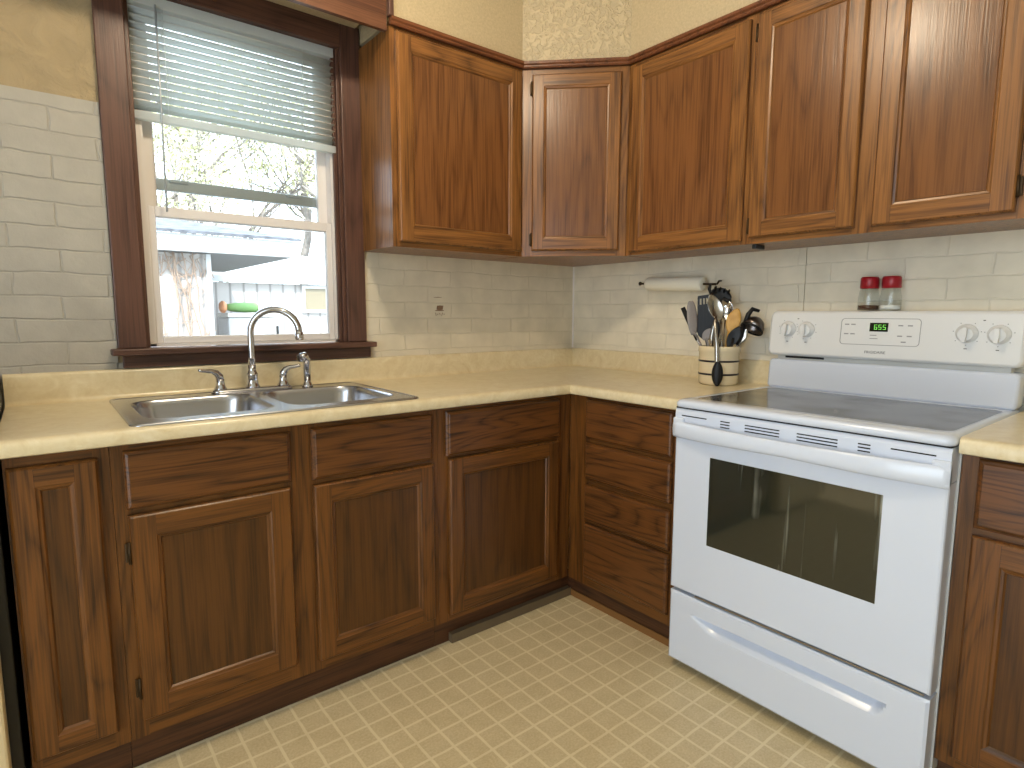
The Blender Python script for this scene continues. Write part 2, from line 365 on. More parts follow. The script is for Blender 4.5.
# ------------------------------------------------------------------ room shell
RX, RY, RZ = -3.9, -3.9, 2.6
struct(MB().box((RX-.1, RY-.1, -.12), (.12, .12, 0), 'vinyl'), 'floor', 'beige vinyl floor printed with small squares')
struct(MB().box((RX-.1, RY-.1, RZ), (.12, .12, RZ+.1), 'ceil'), 'ceiling')
WX0, WX1, WZ0, WZ1 = -1.985, -1.285, 1.077, 2.215          # window opening inside the casing
w = MB()
w.box((RX-.1, 0, 0), (WX0, .12, RZ), 'plaster'); w.box((WX1, 0, 0), (.12, .12, RZ), 'plaster')
w.box((WX0, 0, 0), (WX1, .12, WZ0-.022), 'plaster'); w.box((WX0, 0, WZ1), (WX1, .12, RZ), 'plaster')
struct(w, 'wall_window', 'cream plaster wall around the window')
struct(MB().box((0, RY, 0), (.12, 0, RZ), 'room'), 'wall_stove')
struct(MB().box((RX-.1, RY-.1, 0), (.12, RY, RZ), 'room'), 'wall_rear')
w = MB(); w.box((RX-.1, RY, 0), (RX, -3.45, RZ), 'room').box((RX-.1, -1.5, 0), (RX, 0, RZ), 'room')
w.box((RX-.1, -3.45, 0), (RX, -1.5, .06), 'room').box((RX-.1, -3.45, 2.25), (RX, -1.5, RZ), 'room')
struct(w, 'wall_side', 'room wall with a wide opening for daylight')
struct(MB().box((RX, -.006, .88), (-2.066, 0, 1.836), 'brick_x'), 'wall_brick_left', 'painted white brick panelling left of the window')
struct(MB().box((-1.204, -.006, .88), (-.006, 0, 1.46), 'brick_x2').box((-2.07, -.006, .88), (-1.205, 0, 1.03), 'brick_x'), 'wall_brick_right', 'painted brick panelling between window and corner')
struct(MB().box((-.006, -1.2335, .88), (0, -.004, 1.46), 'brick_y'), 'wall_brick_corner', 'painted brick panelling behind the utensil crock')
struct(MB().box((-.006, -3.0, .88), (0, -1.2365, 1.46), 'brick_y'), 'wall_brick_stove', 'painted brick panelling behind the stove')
struct(MB().box((-.012, -.012, 1.012), (-.006, -.006, 1.44), 'vinylwhite'), 'trim_1', 'thin pale corner bead')
# soffit above the wall cabinets, with a chamfered corner
SD = .276
def ngon_prism(poly, z0, z1, m):
    mb = MB(); mb.prism([(x, y, z0) for x, y in poly], (0, 0, z1-z0), m); return mb
sf = MB().box((-1.2, -SD, 2.232), (-.592, 0, RZ), 'soffit')
struct(sf, 'wall_soffit_left', 'smooth cream soffit above the wall cabinet by the window')
struct(ngon_prism([(0, 0), (-.592, 0), (-.592, -SD), (-SD, -.592), (0, -.592)], 2.232, RZ, 'soffit_tex'), 'wall_soffit_corner', 'stippled cream soffit above the corner cabinet')
struct(MB().box((-SD, -3.0, 2.232), (0, -.592, RZ), 'soffit'), 'wall_soffit_right', 'smooth cream soffit above the cabinets over the stove')
struct(MB().box((RX, -.256, 2.285), (-1.222, 0, RZ), 'soffit'), 'wall_soffit_window', 'cream soffit recessed over the window')
# cap moulding along the cabinet tops (swept)
prof = [(.0, 2.211), (.014, 2.211), (.018, 2.216), (.018, 2.221), (.024, 2.226), (.024, 2.236), (.0, 2.236)]
def sweep(path, prof, m, closed=True):
    """path in plan, prof = (offset to the room side, z); mitred"""
    mb = MB(); P = [Vector((p[0], p[1])) for p in path]; rr = []
    for i, p in enumerate(P):
        d0 = (P[i]-P[i-1]).normalized() if i else None
        d1 = (P[i+1]-P[i]).normalized() if i < len(P)-1 else None
        n0 = Vector((d0.y, -d0.x)) if d0 else None; n1 = Vector((d1.y, -d1.x)) if d1 else None
        if n0 is None: nn = n1
        elif n1 is None: nn = n0
        else:
            nn = (n0+n1).normalized(); nn = nn/nn.dot(n0)
        rr.append([(p.x+nn.x*o, p.y+nn.y*o, z) for o, z in prof])
    mb.rings(rr, m, closed, True, True, False); return mb
struct(sweep([(-1.2105, -SD-.0005), (-.592, -SD-.0005), (-SD-.0005, -.592), (-SD-.0005, -2.6)], prof, 'trimx'), 'trim_2', 'dark wooden moulding capping the wall cabinets')
struct(MB().cbox((-1.218, -SD-.022, 2.2365), (-1.2, -SD+.0, RZ-.001), 'casing', .002), 'trim_3', 'upright wooden strip at the end of the soffit')
v = MB().box((RX+.001, -SD-.0, 2.191), (-1.2185, -SD+.019, RZ-.001), 'lh')
o = v.build('window_valance'); o.data.materials[0] = oak('valance_board_oak', (112, 74, 52), (78, 48, 34), 'x', .35)
tag(o, 'wide wooden valance board across the top of the window bay', 'valance')

# toe-level strips
struct(MB().box((-1.168, -.5865, .0), (-.5655, -.5635, .034), 'cove'), 'baseboard_left', 'loose grey-brown strip along the toe kick')
struct(MB().box((-.602, -.5625, .0), (-.5625, -.5505, .0998), 'toe').box((-.5625, -.6015, .0), (-.5505, -.5505, .0998), 'toe'), 'baseboard_corner')
struct(MB().box((-.5675, -1.14, .0), (-.5635, -.5875, .028), 'tan'), 'baseboard_right', 'bare tan strip along the toe kick of the drawers')

# ------------------------------------------------------------------ window
win = MB()
win.cbox((-2.065, -.020, 1.077), (-1.985, -.0005, 2.29), 'casing', .003)
win.cbox((-1.285, -.020, 1.077), (-1.205, -.0005, 2.29), 'casing', .003)
win.cbox((-1.985, -.020, 2.2), (-1.285, -.0005, 2.29), 'casingh', .003)
win.cbox((-1.985, -.004, 1.077), (-1.972, .118, 2.2), 'casing', .002)
win.cbox((-1.298, -.004, 1.077), (-1.285, .118, 2.2), 'casing', .002)
win.cbox((-1.312, .006, 1.077), (-1.2985, .022, 2.2), 'casing', .002)
win.box((-1.972, -.004, 2.2), (-1.298, .118, 2.214), 'casingh')
wf = struct(win, 'window_1', 'dark stained window casing')
st = MB(); st.cbox((-2.085, -.052, 1.055), (-1.175, .03, 1.0765), 'casingh', .004)
struct(st, 'window_stool', 'dark stained window stool', wf)
struct(MB().cbox((-2.055, -.022, 1.0125), (-1.19, -.0065, 1.055), 'casingh', .003), 'window_apron', None, wf)
# vinyl frame and sashes
fm = MB()
fm.box((-1.972, .024, 1.0775), (-1.950, .115, 2.2), 'vinylwhite'); fm.box((-1.320, .024, 1.0775), (-1.2985, .115, 2.2), 'vinylwhite')
fm.box((-1.972, .024, 1.0775), (-1.2985, .115, 1.087), 'vinylwhite'); fm.box((-1.972, .024, 2.18), (-1.2985, .115, 2.2), 'vinylwhite')
struct(fm, 'window_frame', 'white vinyl frame', wf)
def sash(x0, x1, z0, z1, y0, y1, l, b, t, name, mat='vinylwhite'):
    mb = MB(); mb.cbox((x0, y0, z0), (x0+l, y1, z1), mat, .003); mb.cbox((x1-l, y0, z0), (x1, y1, z1), mat, .003)
    mb.cbox((x0+l, y0, z0), (x1-l, y1, z0+b), mat, .003); mb.cbox((x0+l, y0, z1-t), (x1-l, y1, z1), mat, .003)
    o = struct(mb, name, None, wf)
    struct(MB().box((x0+l-.003, (y0+y1)/2-.002, z0+b-.003), (x1-l+.003, (y0+y1)/2+.002, z1-t+.003), 'pane'), 'window_pane', None, o)
sash(-1.9495, -1.3205, 1.0875, 1.547, .032, .062, .022, .024, .034, 'lower_sash')
sash(-1.9495, -1.3205, 1.515, 2.179, .068, .094, .036, .034, .036, 'upper_sash')
b = MB(); b.cbox((-1.9495, .097, 1.612), (-1.3205, .113, 1.652), 'greyalu', .003)
for x in (-1.84, -1.44): b.cbox((x-.03, .092, 1.640), (x+.03, .0975, 1.652), 'greyalu', .002)
struct(b, 'storm_window_rail', 'grey aluminium rail of the storm window', wf)
# blind
bl = thing('window_blind', 'white slatted blind half raised in the top of the window', 'blind', (-1.64, .012, 2.19))
B0, B1 = -.338, .336
MB().cbox((B0, -.0125, -.026), (B1, .014, .007), 'slat', .002).build('headrail', bl)
MB().cbox((B0, -.0125, -.378), (B1, .0125, -.352), 'slat', .003).build('bottom_rail', bl)
def slat(z, tilt, name='slat'):
    n = 5; p = []
    for i in range(n):
        u = (i/(n-1)-.5)*.025; c = -.0022*(1-(2*i/(n-1)-1)**2)*-1
        p.append((u*math.cos(tilt)-c*math.sin(tilt), u*math.sin(tilt)+c*math.cos(tilt)))
    mb = MB(); top = [(B0+.002, y, z+q) for y, q in p]; bot = [(B0+.002, y, z+q-.0006) for y, q in p][::-1]
    ring = top+bot; mb.rings([ring, [(B1-.002, a, c) for _, a, c in ring]], 'slat', True, True, True, True); return mb.build(name, bl)
zs = [-.044-i*.0235 for i in range(13)]
for i, z in enumerate(zs): slat(z, math.radians(-33 if i > 3 else -30))
for i in range(3): slat(-.336-i*.004, math.radians(4))
for x in (-.235, .215): MB().tube([(x, -.0135, -.02), (x, -.0135, -.36)], .0009, 'slat', 6).build('ladder_cord', bl)
MB().tube([(-.255, -.018, -.02), (-.257, -.022, -.3), (-.26, -.024, -.665)], .0032, 'greyalu', 8).build('tilt_wand', bl)

# ------------------------------------------------------------------ cabinets
def door(x0, x1, z0, z1, yf, root, mats, fw=.057, hinges=(), name='door', th=.019, label=None):
    """frame-and-panel door; yf = y of the face frame, the door stands in front of it"""
    V, H, P = mats; mb = MB(); y0 = yf-th; e = .006
    # outer eased edge
    O = lambda i, y: [(x0+i, y, z0+i), (x1-i, y, z0+i), (x1-i, y, z1-i), (x0+i, y, z1-i)]
    mb.rings([O(0, yf-.0005), O(0, y0+.008), O(.003, y0+.003), O(e, y0)], V, True, True, False, False)
    a, b, c, d = x0+e, x1-e, z0+e, z1-e; i0, i1, j0, j1 = x0+fw, x1-fw, z0+fw, z1-fw
    def q(xa, xb, za, zb, m_): mb.face(mb.vs([(xa, y0, za), (xb, y0, za), (xb, y0, zb), (xa, y0, zb)]), m_)
    q(a, i0, c, j0, V); q(a, i0, j0, j1, V); q(a, i0, j1, d, V); q(i1, b, c, j0, V); q(i1, b, j0, j1, V); q(i1, b, j1, d, V)
    q(i0, i1, c, j0, H); q(i0, i1, j1, d, H)
    # thin seams of the butt joints
    for xs in (i0, i1):
        for za, zb in ((c, j0), (j1, d)):
            mb.box((xs-.0005, y0-.0002, za), (xs+.0005, y0+.001, zb), 'toe')
    # routed inner edge, four mitred sides
    W_ = [(0, y0), (.003, y0+.0025), (.009, y0+.004), (.013, y0+.009)]
    for (pa, pb, sx, sz, m_) in (((i0, j0), (i1, j0), 0, 1, H), ((i1, j0), (i1, j1), 1, 0, V), ((i1, j1), (i0, j1), 0, 1, H), ((i0, j1), (i0, j0), 1, 0, V)):
        rr = []
        for w_, y_ in W_:
            f = lambda p: (p[0]+(w_ if p[0] == i0 else -w_), y_, p[1]+(w_ if p[1] == j0 else -w_))
            rr.append([f(pa), f(pb)])
        mb.rings(rr, m_, False, False, False, False)
    dr = mb.build(name, root)
    if label: dr['label'] = label
    MB().box((i0+.0125, y0+.0088, j0+.0125), (i1-.0125, y0+.015, j1-.0125), P).build('panel', dr)
    for side, z in hinges:
        xh = x0-.006 if side == 'l' else x1+.006
        hb = MB(); hb.cbox((xh-.005, yf-.009, z-.024), (xh+.005, yf-.0005, z+.024), 'brass', .002)
        hb.lathe([(.0035, -.028), (.0035, .028)], (xh+(.004 if side == 'l' else -.004), yf-.012, z), 'brass', 10); hb.build('hinge', dr)
    return dr
def drawer(x0, x1, z0, z1, yf, root, m_='ld', name='drawer_front', th=.019):
    mb = MB(); y0 = yf-th
    O = lambda i, y: [(x0+i, y, z0+i), (x1-i, y, z0+i), (x1-i, y, z1-i), (x0+i, y, z1-i)]
    mb.rings([O(0, yf-.0005), O(0, y0+.009), O(.004, y0+.004), O(.009, y0+.002), O(.011, y0)], m_, True, True, True, False)
    return mb.build(name, root)
LM = ('lv', 'lh', 'lp'); UM = ('uv', 'uh', 'up')
def frame(w, z0, z1, yf, stiles, rails, root, V, H, th=.019):
    mb = MB()
    for a, b in stiles: mb.box((a, yf, z0), (b, yf+th, z1), V)
    for a, b, xa, xb in rails: mb.box((xa, yf, a), (xb, yf+th, b), H)
    return mb.build('face_frame', root)
def base(name, label, loc, rz, w, stiles, rails, extra_side=True):
    r = thing(name, label, 'cabinet', loc, rz, 'oak base cabinets')
    t = .016; mb = MB(); yb = -.004; yf = -.581
    mb.box((0, yf, .10), (t, yb, .874), 'lv').box((w-t, yf, .10), (w, yb, .874), 'lv').box((t, yf, .10), (w-t, yb, .116), 'lv').box((t, yb-.006, .116), (w-t, yb, .874), 'lv')
    mb.box((0, -.55, 0), (t, yb, .10), 'lv').box((w-t, -.55, 0), (w, yb, .10), 'lv')
    mb.build('body', r)
    frame(w, .10, .8745, -.60, stiles, rails, r, 'lv', 'lh')
    MB().box((0, -.5625, 0), (w, -.5505, .0998), 'toe').build('toe_kick', r)
    return r
# narrow cabinet at the far left (x -2.347 .. -2.151)
r = base('base_cabinet', 'narrow dark oak base cabinet with one tall slim door, left end of the counter', (-2.347, 0, 0), 0, .196,
         [(0, .02), (.171-.008, .196)], [(.10, .16, .02, .163), (.835, .8745, .02, .163)])
door(.005, .172, .146, .849, -.60, r, LM, .047)
# sink base (x -2.150 .. -1.2285)
X0 = -2.150
r = base('base_cabinet', 'wide dark oak base cabinet under the sink with two doors and two false drawer fronts', (X0, 0, 0), 0, .9215,
         [(0, .04), (.405, .51), (.885, .9215)], [(.10, .165, .04, .405), (.10, .165, .51, .885), (.84, .8745, .04, .405), (.84, .8745, .51, .885), (.685, .725, .04, .405), (.685, .725, .51, .885)])
drawer(-2.124-X0, -1.725-X0, .711, .857, -.60, r); drawer(-1.663-X0, -1.254-X0, .704, .858, -.60, r)
door(-2.123-X0, -1.728-X0, .151, .695, -.60, r, LM, .057, (('l', .60), ('l', .24)))
door(-1.663-X0, -1.251-X0, .134, .688, -.60, r, LM, .052, (), label='door with a darker flat panel and lighter frame')
# cabinet into the corner (x -1.2275 .. -.6)
X0 = -1.2275
r = base('base_cabinet', 'dark oak base cabinet with one drawer over one door, left side of the inner corner', (X0, 0, 0), 0, .6265,
         [(0, .04), (.552, .6265)], [(.10, .16, .04, .552), (.84, .8745, .04, .552), (.68, .72, .04, .552)])
drawer(-1.200-X0, -.668-X0, .705, .861, -.60, r); door(-1.190-X0, -.675-X0, .126, .694, -.60, r, LM, .054)
# four-drawer cabinet on the stove wall (y -.602 .. -1.142)
r = base('base_cabinet', 'dark oak base cabinet with a stack of four drawers between the corner and the stove', (0, -.602, 0), -PI/2, .540,
         [(0, .11), (.5, .540)], [(.10, .15, .11, .5), (.86, .8745, .11, .5), (.68, .72, .11, .5), (.512, .55, .11, .5), (.36, .39, .11, .5)])
for i, (a, b) in enumerate([(.708, .864), (.544, .690), (.376, .520), (.140, .362)]):
    drawer(.098, .504, a, b, -.60, r, 'ld', 'drawer')
# right-hand cabinet beyond the stove (y -1.912 .. -2.55)
r = base('base_cabinet', 'dark oak base cabinet with a drawer over a door, right of the stove', (0, -1.9045, 0), -PI/2, .6275,
         [(0, .0425), (.5925, .6275)], [(.10, .16, .0425, .5925), (.86, .8745, .0425, .5925), (.68, .72, .0425, .5925)])
drawer(.0335, .6015, .706, .869, -.60, r, 'ld', 'drawer'); door(.0335, .6015, .130, .688, -.60, r, LM, .057)

UZ0, UZ1 = 1.440, 2.210
def wall_cab(label, loc, rz, w, stiles, doors):
    r = thing('wall_cabinet', label, 'cabinet', loc, rz, 'oak wall cabinets')
    MB().box((0, -SD+.019, UZ0+.001), (w, -.008, UZ1), 'uv').build('body', r)
    gaps = [(stiles[i][1], stiles[i+1][0]) for i in range(len(stiles)-1)]
    frame(w, UZ0, UZ1, -SD, stiles, [(a, b, g0_, g1_) for g0_, g1_ in gaps for a, b in ((UZ0, UZ0+.035), (UZ1-.035, UZ1))], r, 'uv', 'uh')
    for d in doors: door(d[0], d[1], d[2], d[3], -SD, r, UM, d[4], d[5])
    return r
sb = .1
X0 = -1.210
wall_cab('oak wall cabinet beside the window, its left side panel showing', (X0, 0, 0), 0, .617, [(0, .035), (.58, .617)],
         [(.022, .604, 1.459, 2.196, .055, ())])
wall_cab('oak wall cabinet right of the corner cabinet, over the hanging paper towel', (0, -.593, 0), -PI/2, .551, [(0, .035), (.515, .551)],
         [(.027, .538, 1.452, 2.193, .052, ())])
wall_cab('wide oak wall cabinet with two doors over the stove', (0, -1.1455, 0), -PI/2, .790, [(0, .03), (.35, .41), (.745, .79)],
         [(.013, .358, 1.459, 2.196, .050, (('l', 1.50), ('l', 2.14))), (.407, .744, 1.457, 2.196, .052, (('r', 1.52), ('r', 2.14)))])
# diagonal corner cabinet
r = thing('wall_cabinet', 'diagonal oak corner wall cabinet with a single pinkish sheen door', 'cabinet', (-.5925, -SD, 0), -PI/4, 'oak wall cabinets')
r['label'] = 'diagonal oak wall cabinet set across the corner with one narrow door'
inv = Matrix.Rotation(PI/4, 2)
def dl(x, y): q = inv @ Vector((x+.5925, y+SD)); return (q.x, q.y)
poly = [dl(-.008, -.008), dl(-.592, -.008), dl(-.592, -SD+.003), dl(-SD+.003, -.592), dl(-.008, -.592)]
g = MB(); g.prism([(a, b+(.019 if i in (2, 3) else 0), UZ0+.001) for i, (a, b) in enumerate(poly)], (0, 0, UZ1-UZ0-.001), 'uv'); g.build('body', r)
DW = math.hypot(.316, .316)
frame(DW, UZ0, UZ1, 0, [(.001, .045), (DW-.045, DW-.001)], [(UZ0, UZ0+.035, .045, DW-.045), (UZ1-.035, UZ1, .045, DW-.045)], r, 'uv', 'uh')
door(.044, .414, 1.463, 2.186, 0, r, UM, .048, (('l', 1.51), ('l', 2.13)))
# small latch under the cabinets
tag(MB().cbox((-.262, -1.175, 1.424), (-.20, -1.160, 1.4395), 'black', .002).build('cabinet_catch'), 'small dark catch on the underside of the cabinet above the stove', 'catch')

# ------------------------------------------------------------------ countertops
CP = [(.007, .8765), (.630, .8765), (.6375, .8795), (.640, .886), (.640, .902), (.6375, .9095), (.631, .9145), (.620, .9165),
      (.046, .9165), (.034, .918), (.026, .923), (.0225, .932), (.0215, 1.000), (.019, 1.0065), (.014, 1.0095), (.007, 1.0105)]
mb = MB()
mb.rings([[(-2.354, -d, z) for d, z in CP], [(-d, -d, z) for d, z in CP], [(-d, -1.1435, z) for d, z in CP]], 'lam', True, True, True, True)
ct = sharp(mb.build('countertop'), 40)
tag(ct, 'beige L-shaped laminate countertop with backsplash, holding the sink', 'countertop')
cut = MB().box((-2.065, -.575, .85), (-1.335, -.135, .93), 'lam').build('cutter')
bmod = ct.modifiers.new('cut', 'BOOLEAN'); bmod.object = cut; bmod.operation = 'DIFFERENCE'; bmod.solver = 'EXACT'
dg = bpy.context.evaluated_depsgraph_get(); me2 = bpy.data.meshes.new_from_object(ct.evaluated_get(dg))
ct.modifiers.clear(); ct.data = me2; bpy.data.objects.remove(cut)
mb = MB(); mb.rings([[(-d, -1.9050, z) for d, z in CP], [(-d, -2.535, z) for d, z in CP]], 'lam', True, True, True, True)
tag(sharp(mb.build('countertop'), 40), 'short beige laminate countertop right of the stove', 'countertop')

# ------------------------------------------------------------------ sink
sk = thing('kitchen_sink', 'stainless steel double-bowl sink set in the beige counter', 'sink', (-1.70, -.35, .917))
SX, SY = -1.70, -.35
def rr3(x0, x1, y0, y1, r, z, n=6): return [(x-SX, y-SY, z) for x, y in rrect(x0, x1, y0, y1, r, n)]
OX0, OX1, OY0, OY1 = -2.106, -1.299, -.624, -.068
bowls = [(-2.066, -1.722, -.556, -.160), (-1.690, -1.337, -.556, -.160)]
bm = bmesh.new(); loops = []
def addloop(pts):
    vv = [bm.verts.new(p) for p in pts]; ee = [bm.edges.new((vv[i], vv[(i+1) % len(vv)])) for i in range(len(vv))]; return ee
E = addloop(rr3(OX0+.010, OX1-.010, OY0+.010, OY1-.010, .02, .0035))
for b in bowls: E += addloop(rr3(*b, .075, .0035, 10))
bmesh.ops.triangle_fill(bm, edges=E, use_beauty=True)
mb = MB(); mb.bm(bm, 'steel')
mb.rings([rr3(OX0, OX1, OY0, OY1, .03, -.0004), rr3(OX0+.001, OX1-.001, OY0+.001, OY1-.001, .029, .003), rr3(OX0+.004, OX1-.004, OY0+.004, OY1-.004, .026, .0052),
          rr3(OX0+.008, OX1-.008, OY0+.008, OY1-.008, .022, .0050), rr3(OX0+.010, OX1-.010, OY0+.010, OY1-.010, .02, .0035)], 'steel', True, False, False, True)
mb.build('deck', sk)
for b in bowls:
    rings = []
    for ins, z, rad in ((0, .0035, .075), (.003, .0015, .073), (.006, -.004, .07), (.010, -.02, .068), (.020, -.115, .07), (.030, -.138, .072), (.050, -.150, .065), (.10, -.153, .05), (.14, -.155, .03)):
        rings.append(rr3(b[0]+ins, b[1]-ins, b[2]+ins, b[3]-ins, rad, z, 10))
    m2 = MB(); m2.rings(rings, 'steel', True, False, True, True); bo = m2.build('bowl', sk)
    cx, cy = (b[0]+b[1])/2-SX, (b[2]+b[3])/2-SY
    MB().lathe([(.045, -.1545), (.045, -.151), (.038, -.150), (.034, -.1525), (.012, -.153)], (cx, cy, 0), 'chrome', 24).build('drain', bo)
# ------------------------------------------------------------------ faucet
fx, fy, fz = -1.684, -.112, .9208
fc = thing('kitchen_faucet', 'chrome gooseneck faucet with two lever handles behind the sink', 'faucet', (fx, fy, fz))
mb = MB(); rings = []
for ins, z in ((0, 0), (0, .006), (.003, .010), (.008, .012)): rings.append([(x, y, z) for x, y in rrect(-.135+ins, .135-ins, -.026+ins, .026-ins, .024-ins*.6, 6)])
mb.rings(rings, 'chrome', True, True, True, True); mb.build('base_plate', fc)
MB().lathe([(.024, .010), (.024, .016), (.020, .022), (.017, .05), (.0185, .052), (.0185, .06), (.015, .064), (.0125, .075), (.0125, .09)], (0, 0, 0), 'chrome', 24).build('spout_base', fc)
th = math.radians(24); dx, dy = math.cos(th), -math.sin(th); R_ = .0805; H_ = .203
pts = [(0, 0, .07), (0, 0, .12), (0, 0, H_)]
for i in range(1, 17):
    a = PI-i*(PI*1.0)/16*.93
    pts.append(((R_+R_*math.cos(a))*dx, (R_+R_*math.cos(a))*dy, H_+R_*math.sin(a)))
pts.append((2*R_*dx+.0005, 2*R_*dy, H_-.002-R_*.2))
mb = MB(); mb.tube(pts, [.0115]*len(pts), 'chrome', 16)
e0, e1 = Vector(pts[-2]), Vector(pts[-1]); dv = (e1-e0).normalized()
mb.tube([e1-dv*.022, e1-dv*.02, e1, e1+dv*.008], [.0118, .0145, .0145, .012], 'chrome', 16)
mb.build('spout', fc)
for s_ in (-1, 1):
    mb = MB(); cx = s_*.105
    mb.lathe([(.0205, .011), (.0205, .015), (.016, .022), (.0125, .040), (.0135, .046)], (cx, 0, 0), 'chrome', 20)
    kx = s_ if s_ < 0 else s_*.85
    mb.tube([(cx, 0, .040), (cx+kx*.002, 0, .056), (cx+kx*.012, -.003, .069), (cx+kx*.028, -.008, .076), (cx+kx*.046, -.014, .078), (cx+kx*.062, -.018, .0805), (cx+kx*.068, -.020, .083)],
            [.0135, .013, .0105, .0075, .006, .0055, .004], 'chrome', 14)
    mb.build('lever_handle', fc)
sp = thing('side_sprayer', 'chrome side sprayer standing right of the faucet', 'sprayer', (-1.492, -.115, fz))
MB().lathe([(.020, 0), (.020, .005), (.015, .012), (.012, .022), (.0115, .026)], (0, 0, 0), 'chrome', 20).build('holder', sp)
MB().tube([(0, 0, .02), (0, 0, .05), (0, 0, .085), (-.002, -.003, .10), (-.014, -.010, .113), (-.032, -.022, .108)], [.012, .0135, .014, .0165, .0175, .015], 'chrome', 16).build('spray_head', sp)

# ------------------------------------------------------------------ stove
sv = thing('electric_range', 'white freestanding electric range with smooth glass cooktop', 'stove', (0, -1.1475, 0), -PI/2)
SWd = .7555
MB().box((.001, -.600, .055), (SWd-.0005, -.03, .893), 'enamel_side').build('body', sv)
for x in (.05, SWd-.05):
    for y in (-.575, -.08): MB().lathe([(.022, 0.0005), (.022, .012), (.010, .014), (.010, .0548)], (x, y, 0), 'black', 14).build('foot', sv)
MB().box((.012, -.600, .024), (SWd-.012, -.585, .0548), 'slot').build('toe_shadow_panel', sv)
# cooktop
mb = MB(); R2 = lambda i, z, r=.03: [(x, y, z) for x, y in rrect(i, SWd-i, -.668+i, -.055-i*0, r, 6)]
def rc(x0, x1, y0, y1, r, z): return [(x, y, z) for x, y in rrect(x0, x1, y0, y1, r, 6)]
mb.rings([rc(.002, SWd-.002, -.664, -.03, .02, .896), rc(0, SWd, -.668, -.03, .024, .902), rc(0, SWd, -.668, -.03, .024, .909), rc(.004, SWd-.004, -.664, -.03, .024, .916), rc(.012, SWd-.012, -.656, -.035, .024, .920),
          rc(.024, SWd-.024, -.600, -.10, .03, .920), rc(.028, SWd-.028, -.596, -.104, .03, .918)], 'enamel', True, True, False, True)
cf = mb.build('cooktop_frame', sv)
g = MB().rings([rc(.026, SWd-.026, -.598, -.102, .03, .9165), rc(.026, SWd-.026, -.598, -.102, .03, .9185)], 'glasstop', True, True, True, False).build('glass_cooktop', sv)
# riser and control panel
def panel_prof(x0, x1, z0, z1, r, y0, y1, e, m_, tilt=0):
    mb = MB(); 
    def ring(i, y): return [(x, y+tilt*(z-z0), z) for x, z in rrect(x0+i, x1-i, z0+i, z1-i, max(r-i, .003), 6)]
    mb.rings([ring(0, y1), ring(0, y0+e), ring(e*.3, y0+e*.3), ring(e, y0)], m_, True, True, True, True); return mb
sharp(panel_prof(.004, SWd-.004, .9195, 1.026, .014, -.092, -.025, .008, 'enamel', .1).build('riser', sv), 50)
MB().box((.03, -.066, 1.0262), (SWd-.03, -.03, 1.0415), 'enamel_side').build('vent_gap', sv)
MB().box((.06, -.0675, 1.032), (.20, -.0662, 1.0392), 'slot').build('vent_slot', sv)
TI = .09; Z0 = 1.042
cp = sharp(panel_prof(0, SWd, Z0, 1.206, .022, -.094, -.02, .010, 'enamel2', TI).build('control_panel', sv), 50)
yp = lambda z, d=0: -.094+TI*(z-Z0)-d
def on_panel(x0, x1, z0, z1, d, m_, mb):
    mb.prism([(x0, yp(z0, d), z0), (x1, yp(z0, d), z0), (x1, yp(z1, d), z1), (x0, yp(z1, d), z1)], (0, d+.0005, 0), m_)
mb = MB()                                                     # raised outline of the key pad
out = rrect(.258, .497, 1.092, 1.181, .012, 5); inn = rrect(.2598, .4952, 1.0938, 1.1792, .0105, 5)
mb.rings([[(x, yp(z), z) for x, z in out], [(x, yp(z, .0009), z) for x, z in out], [(x, yp(z, .0009), z) for x, z in inn], [(x, yp(z), z) for x, z in inn]], 'grey_line', True, False, False, False)
mb.build('keypad_outline', cp)
mb = MB(); on_panel(.349, .404, 1.1375, 1.1665, .0012, 'display', mb); dsp = mb.build('display', cp)
TILT = Matrix.Rotation(PI/2-math.atan(TI), 3, 'X')
def seg_digit(ch, x, z, s, par):
    SEG = {'6': 'afgedc', '5': 'afgcd', '3': 'abgcd'}
    mb = MB(); h = s; w_ = s*.5; t = s*.11
    pos = {'a': (0, h, w_, h), 'g': (0, h/2, w_, h/2), 'd': (0, 0, w_, 0), 'f': (0, h/2, 0, h), 'e': (0, 0, 0, h/2), 'b': (w_, h/2, w_, h), 'c': (w_, 0, w_, h/2)}
    for c in SEG[ch]:
        a, b, c2, d = pos[c]; on_panel(x+a-t/2, x+c2+t/2, z+b-t/2, z+d+t/2, .0018, 'led', mb)
    return mb.build('digit', par)
for ch, x in (('6', .3655), ('5', .3785), ('5', .3915)): seg_digit(ch, x-.002, 1.145, .0145, dsp)
mb = MB()
for z in (1.1495, 1.156): on_panel(.3742, .3754, z-.0007, z+.0007, .0018, 'led', mb)
mb.build('colon', dsp)
for x, z in ((.277, 1.160), (.297, 1.160), (.277, 1.128), (.297, 1.128), (.440, 1.158), (.467, 1.158), (.440, 1.124), (.467, 1.124), (.452, 1.105)):
    mb = MB(); on_panel(x-.007, x+.007, z-.0018, z+.0022, .0006, 'grey_line', mb); mb.build('key_mark', cp)
for i, z in enumerate((1.125, 1.114)): 
    mb = MB(); on_panel(.352, .372+.004*i, z-.0012, z+.0012, .0006, 'grey_line', mb); mb.build('key_mark', cp)
text('FRIGIDAIRE', .0125, 'print', (.372, yp(1.068, .0005), 1.068), TILT, 'lettering', cp, .0004)
KN = [(.074, 1.140), (.141, 1.139), (.617, 1.138), (.694, 1.137)]
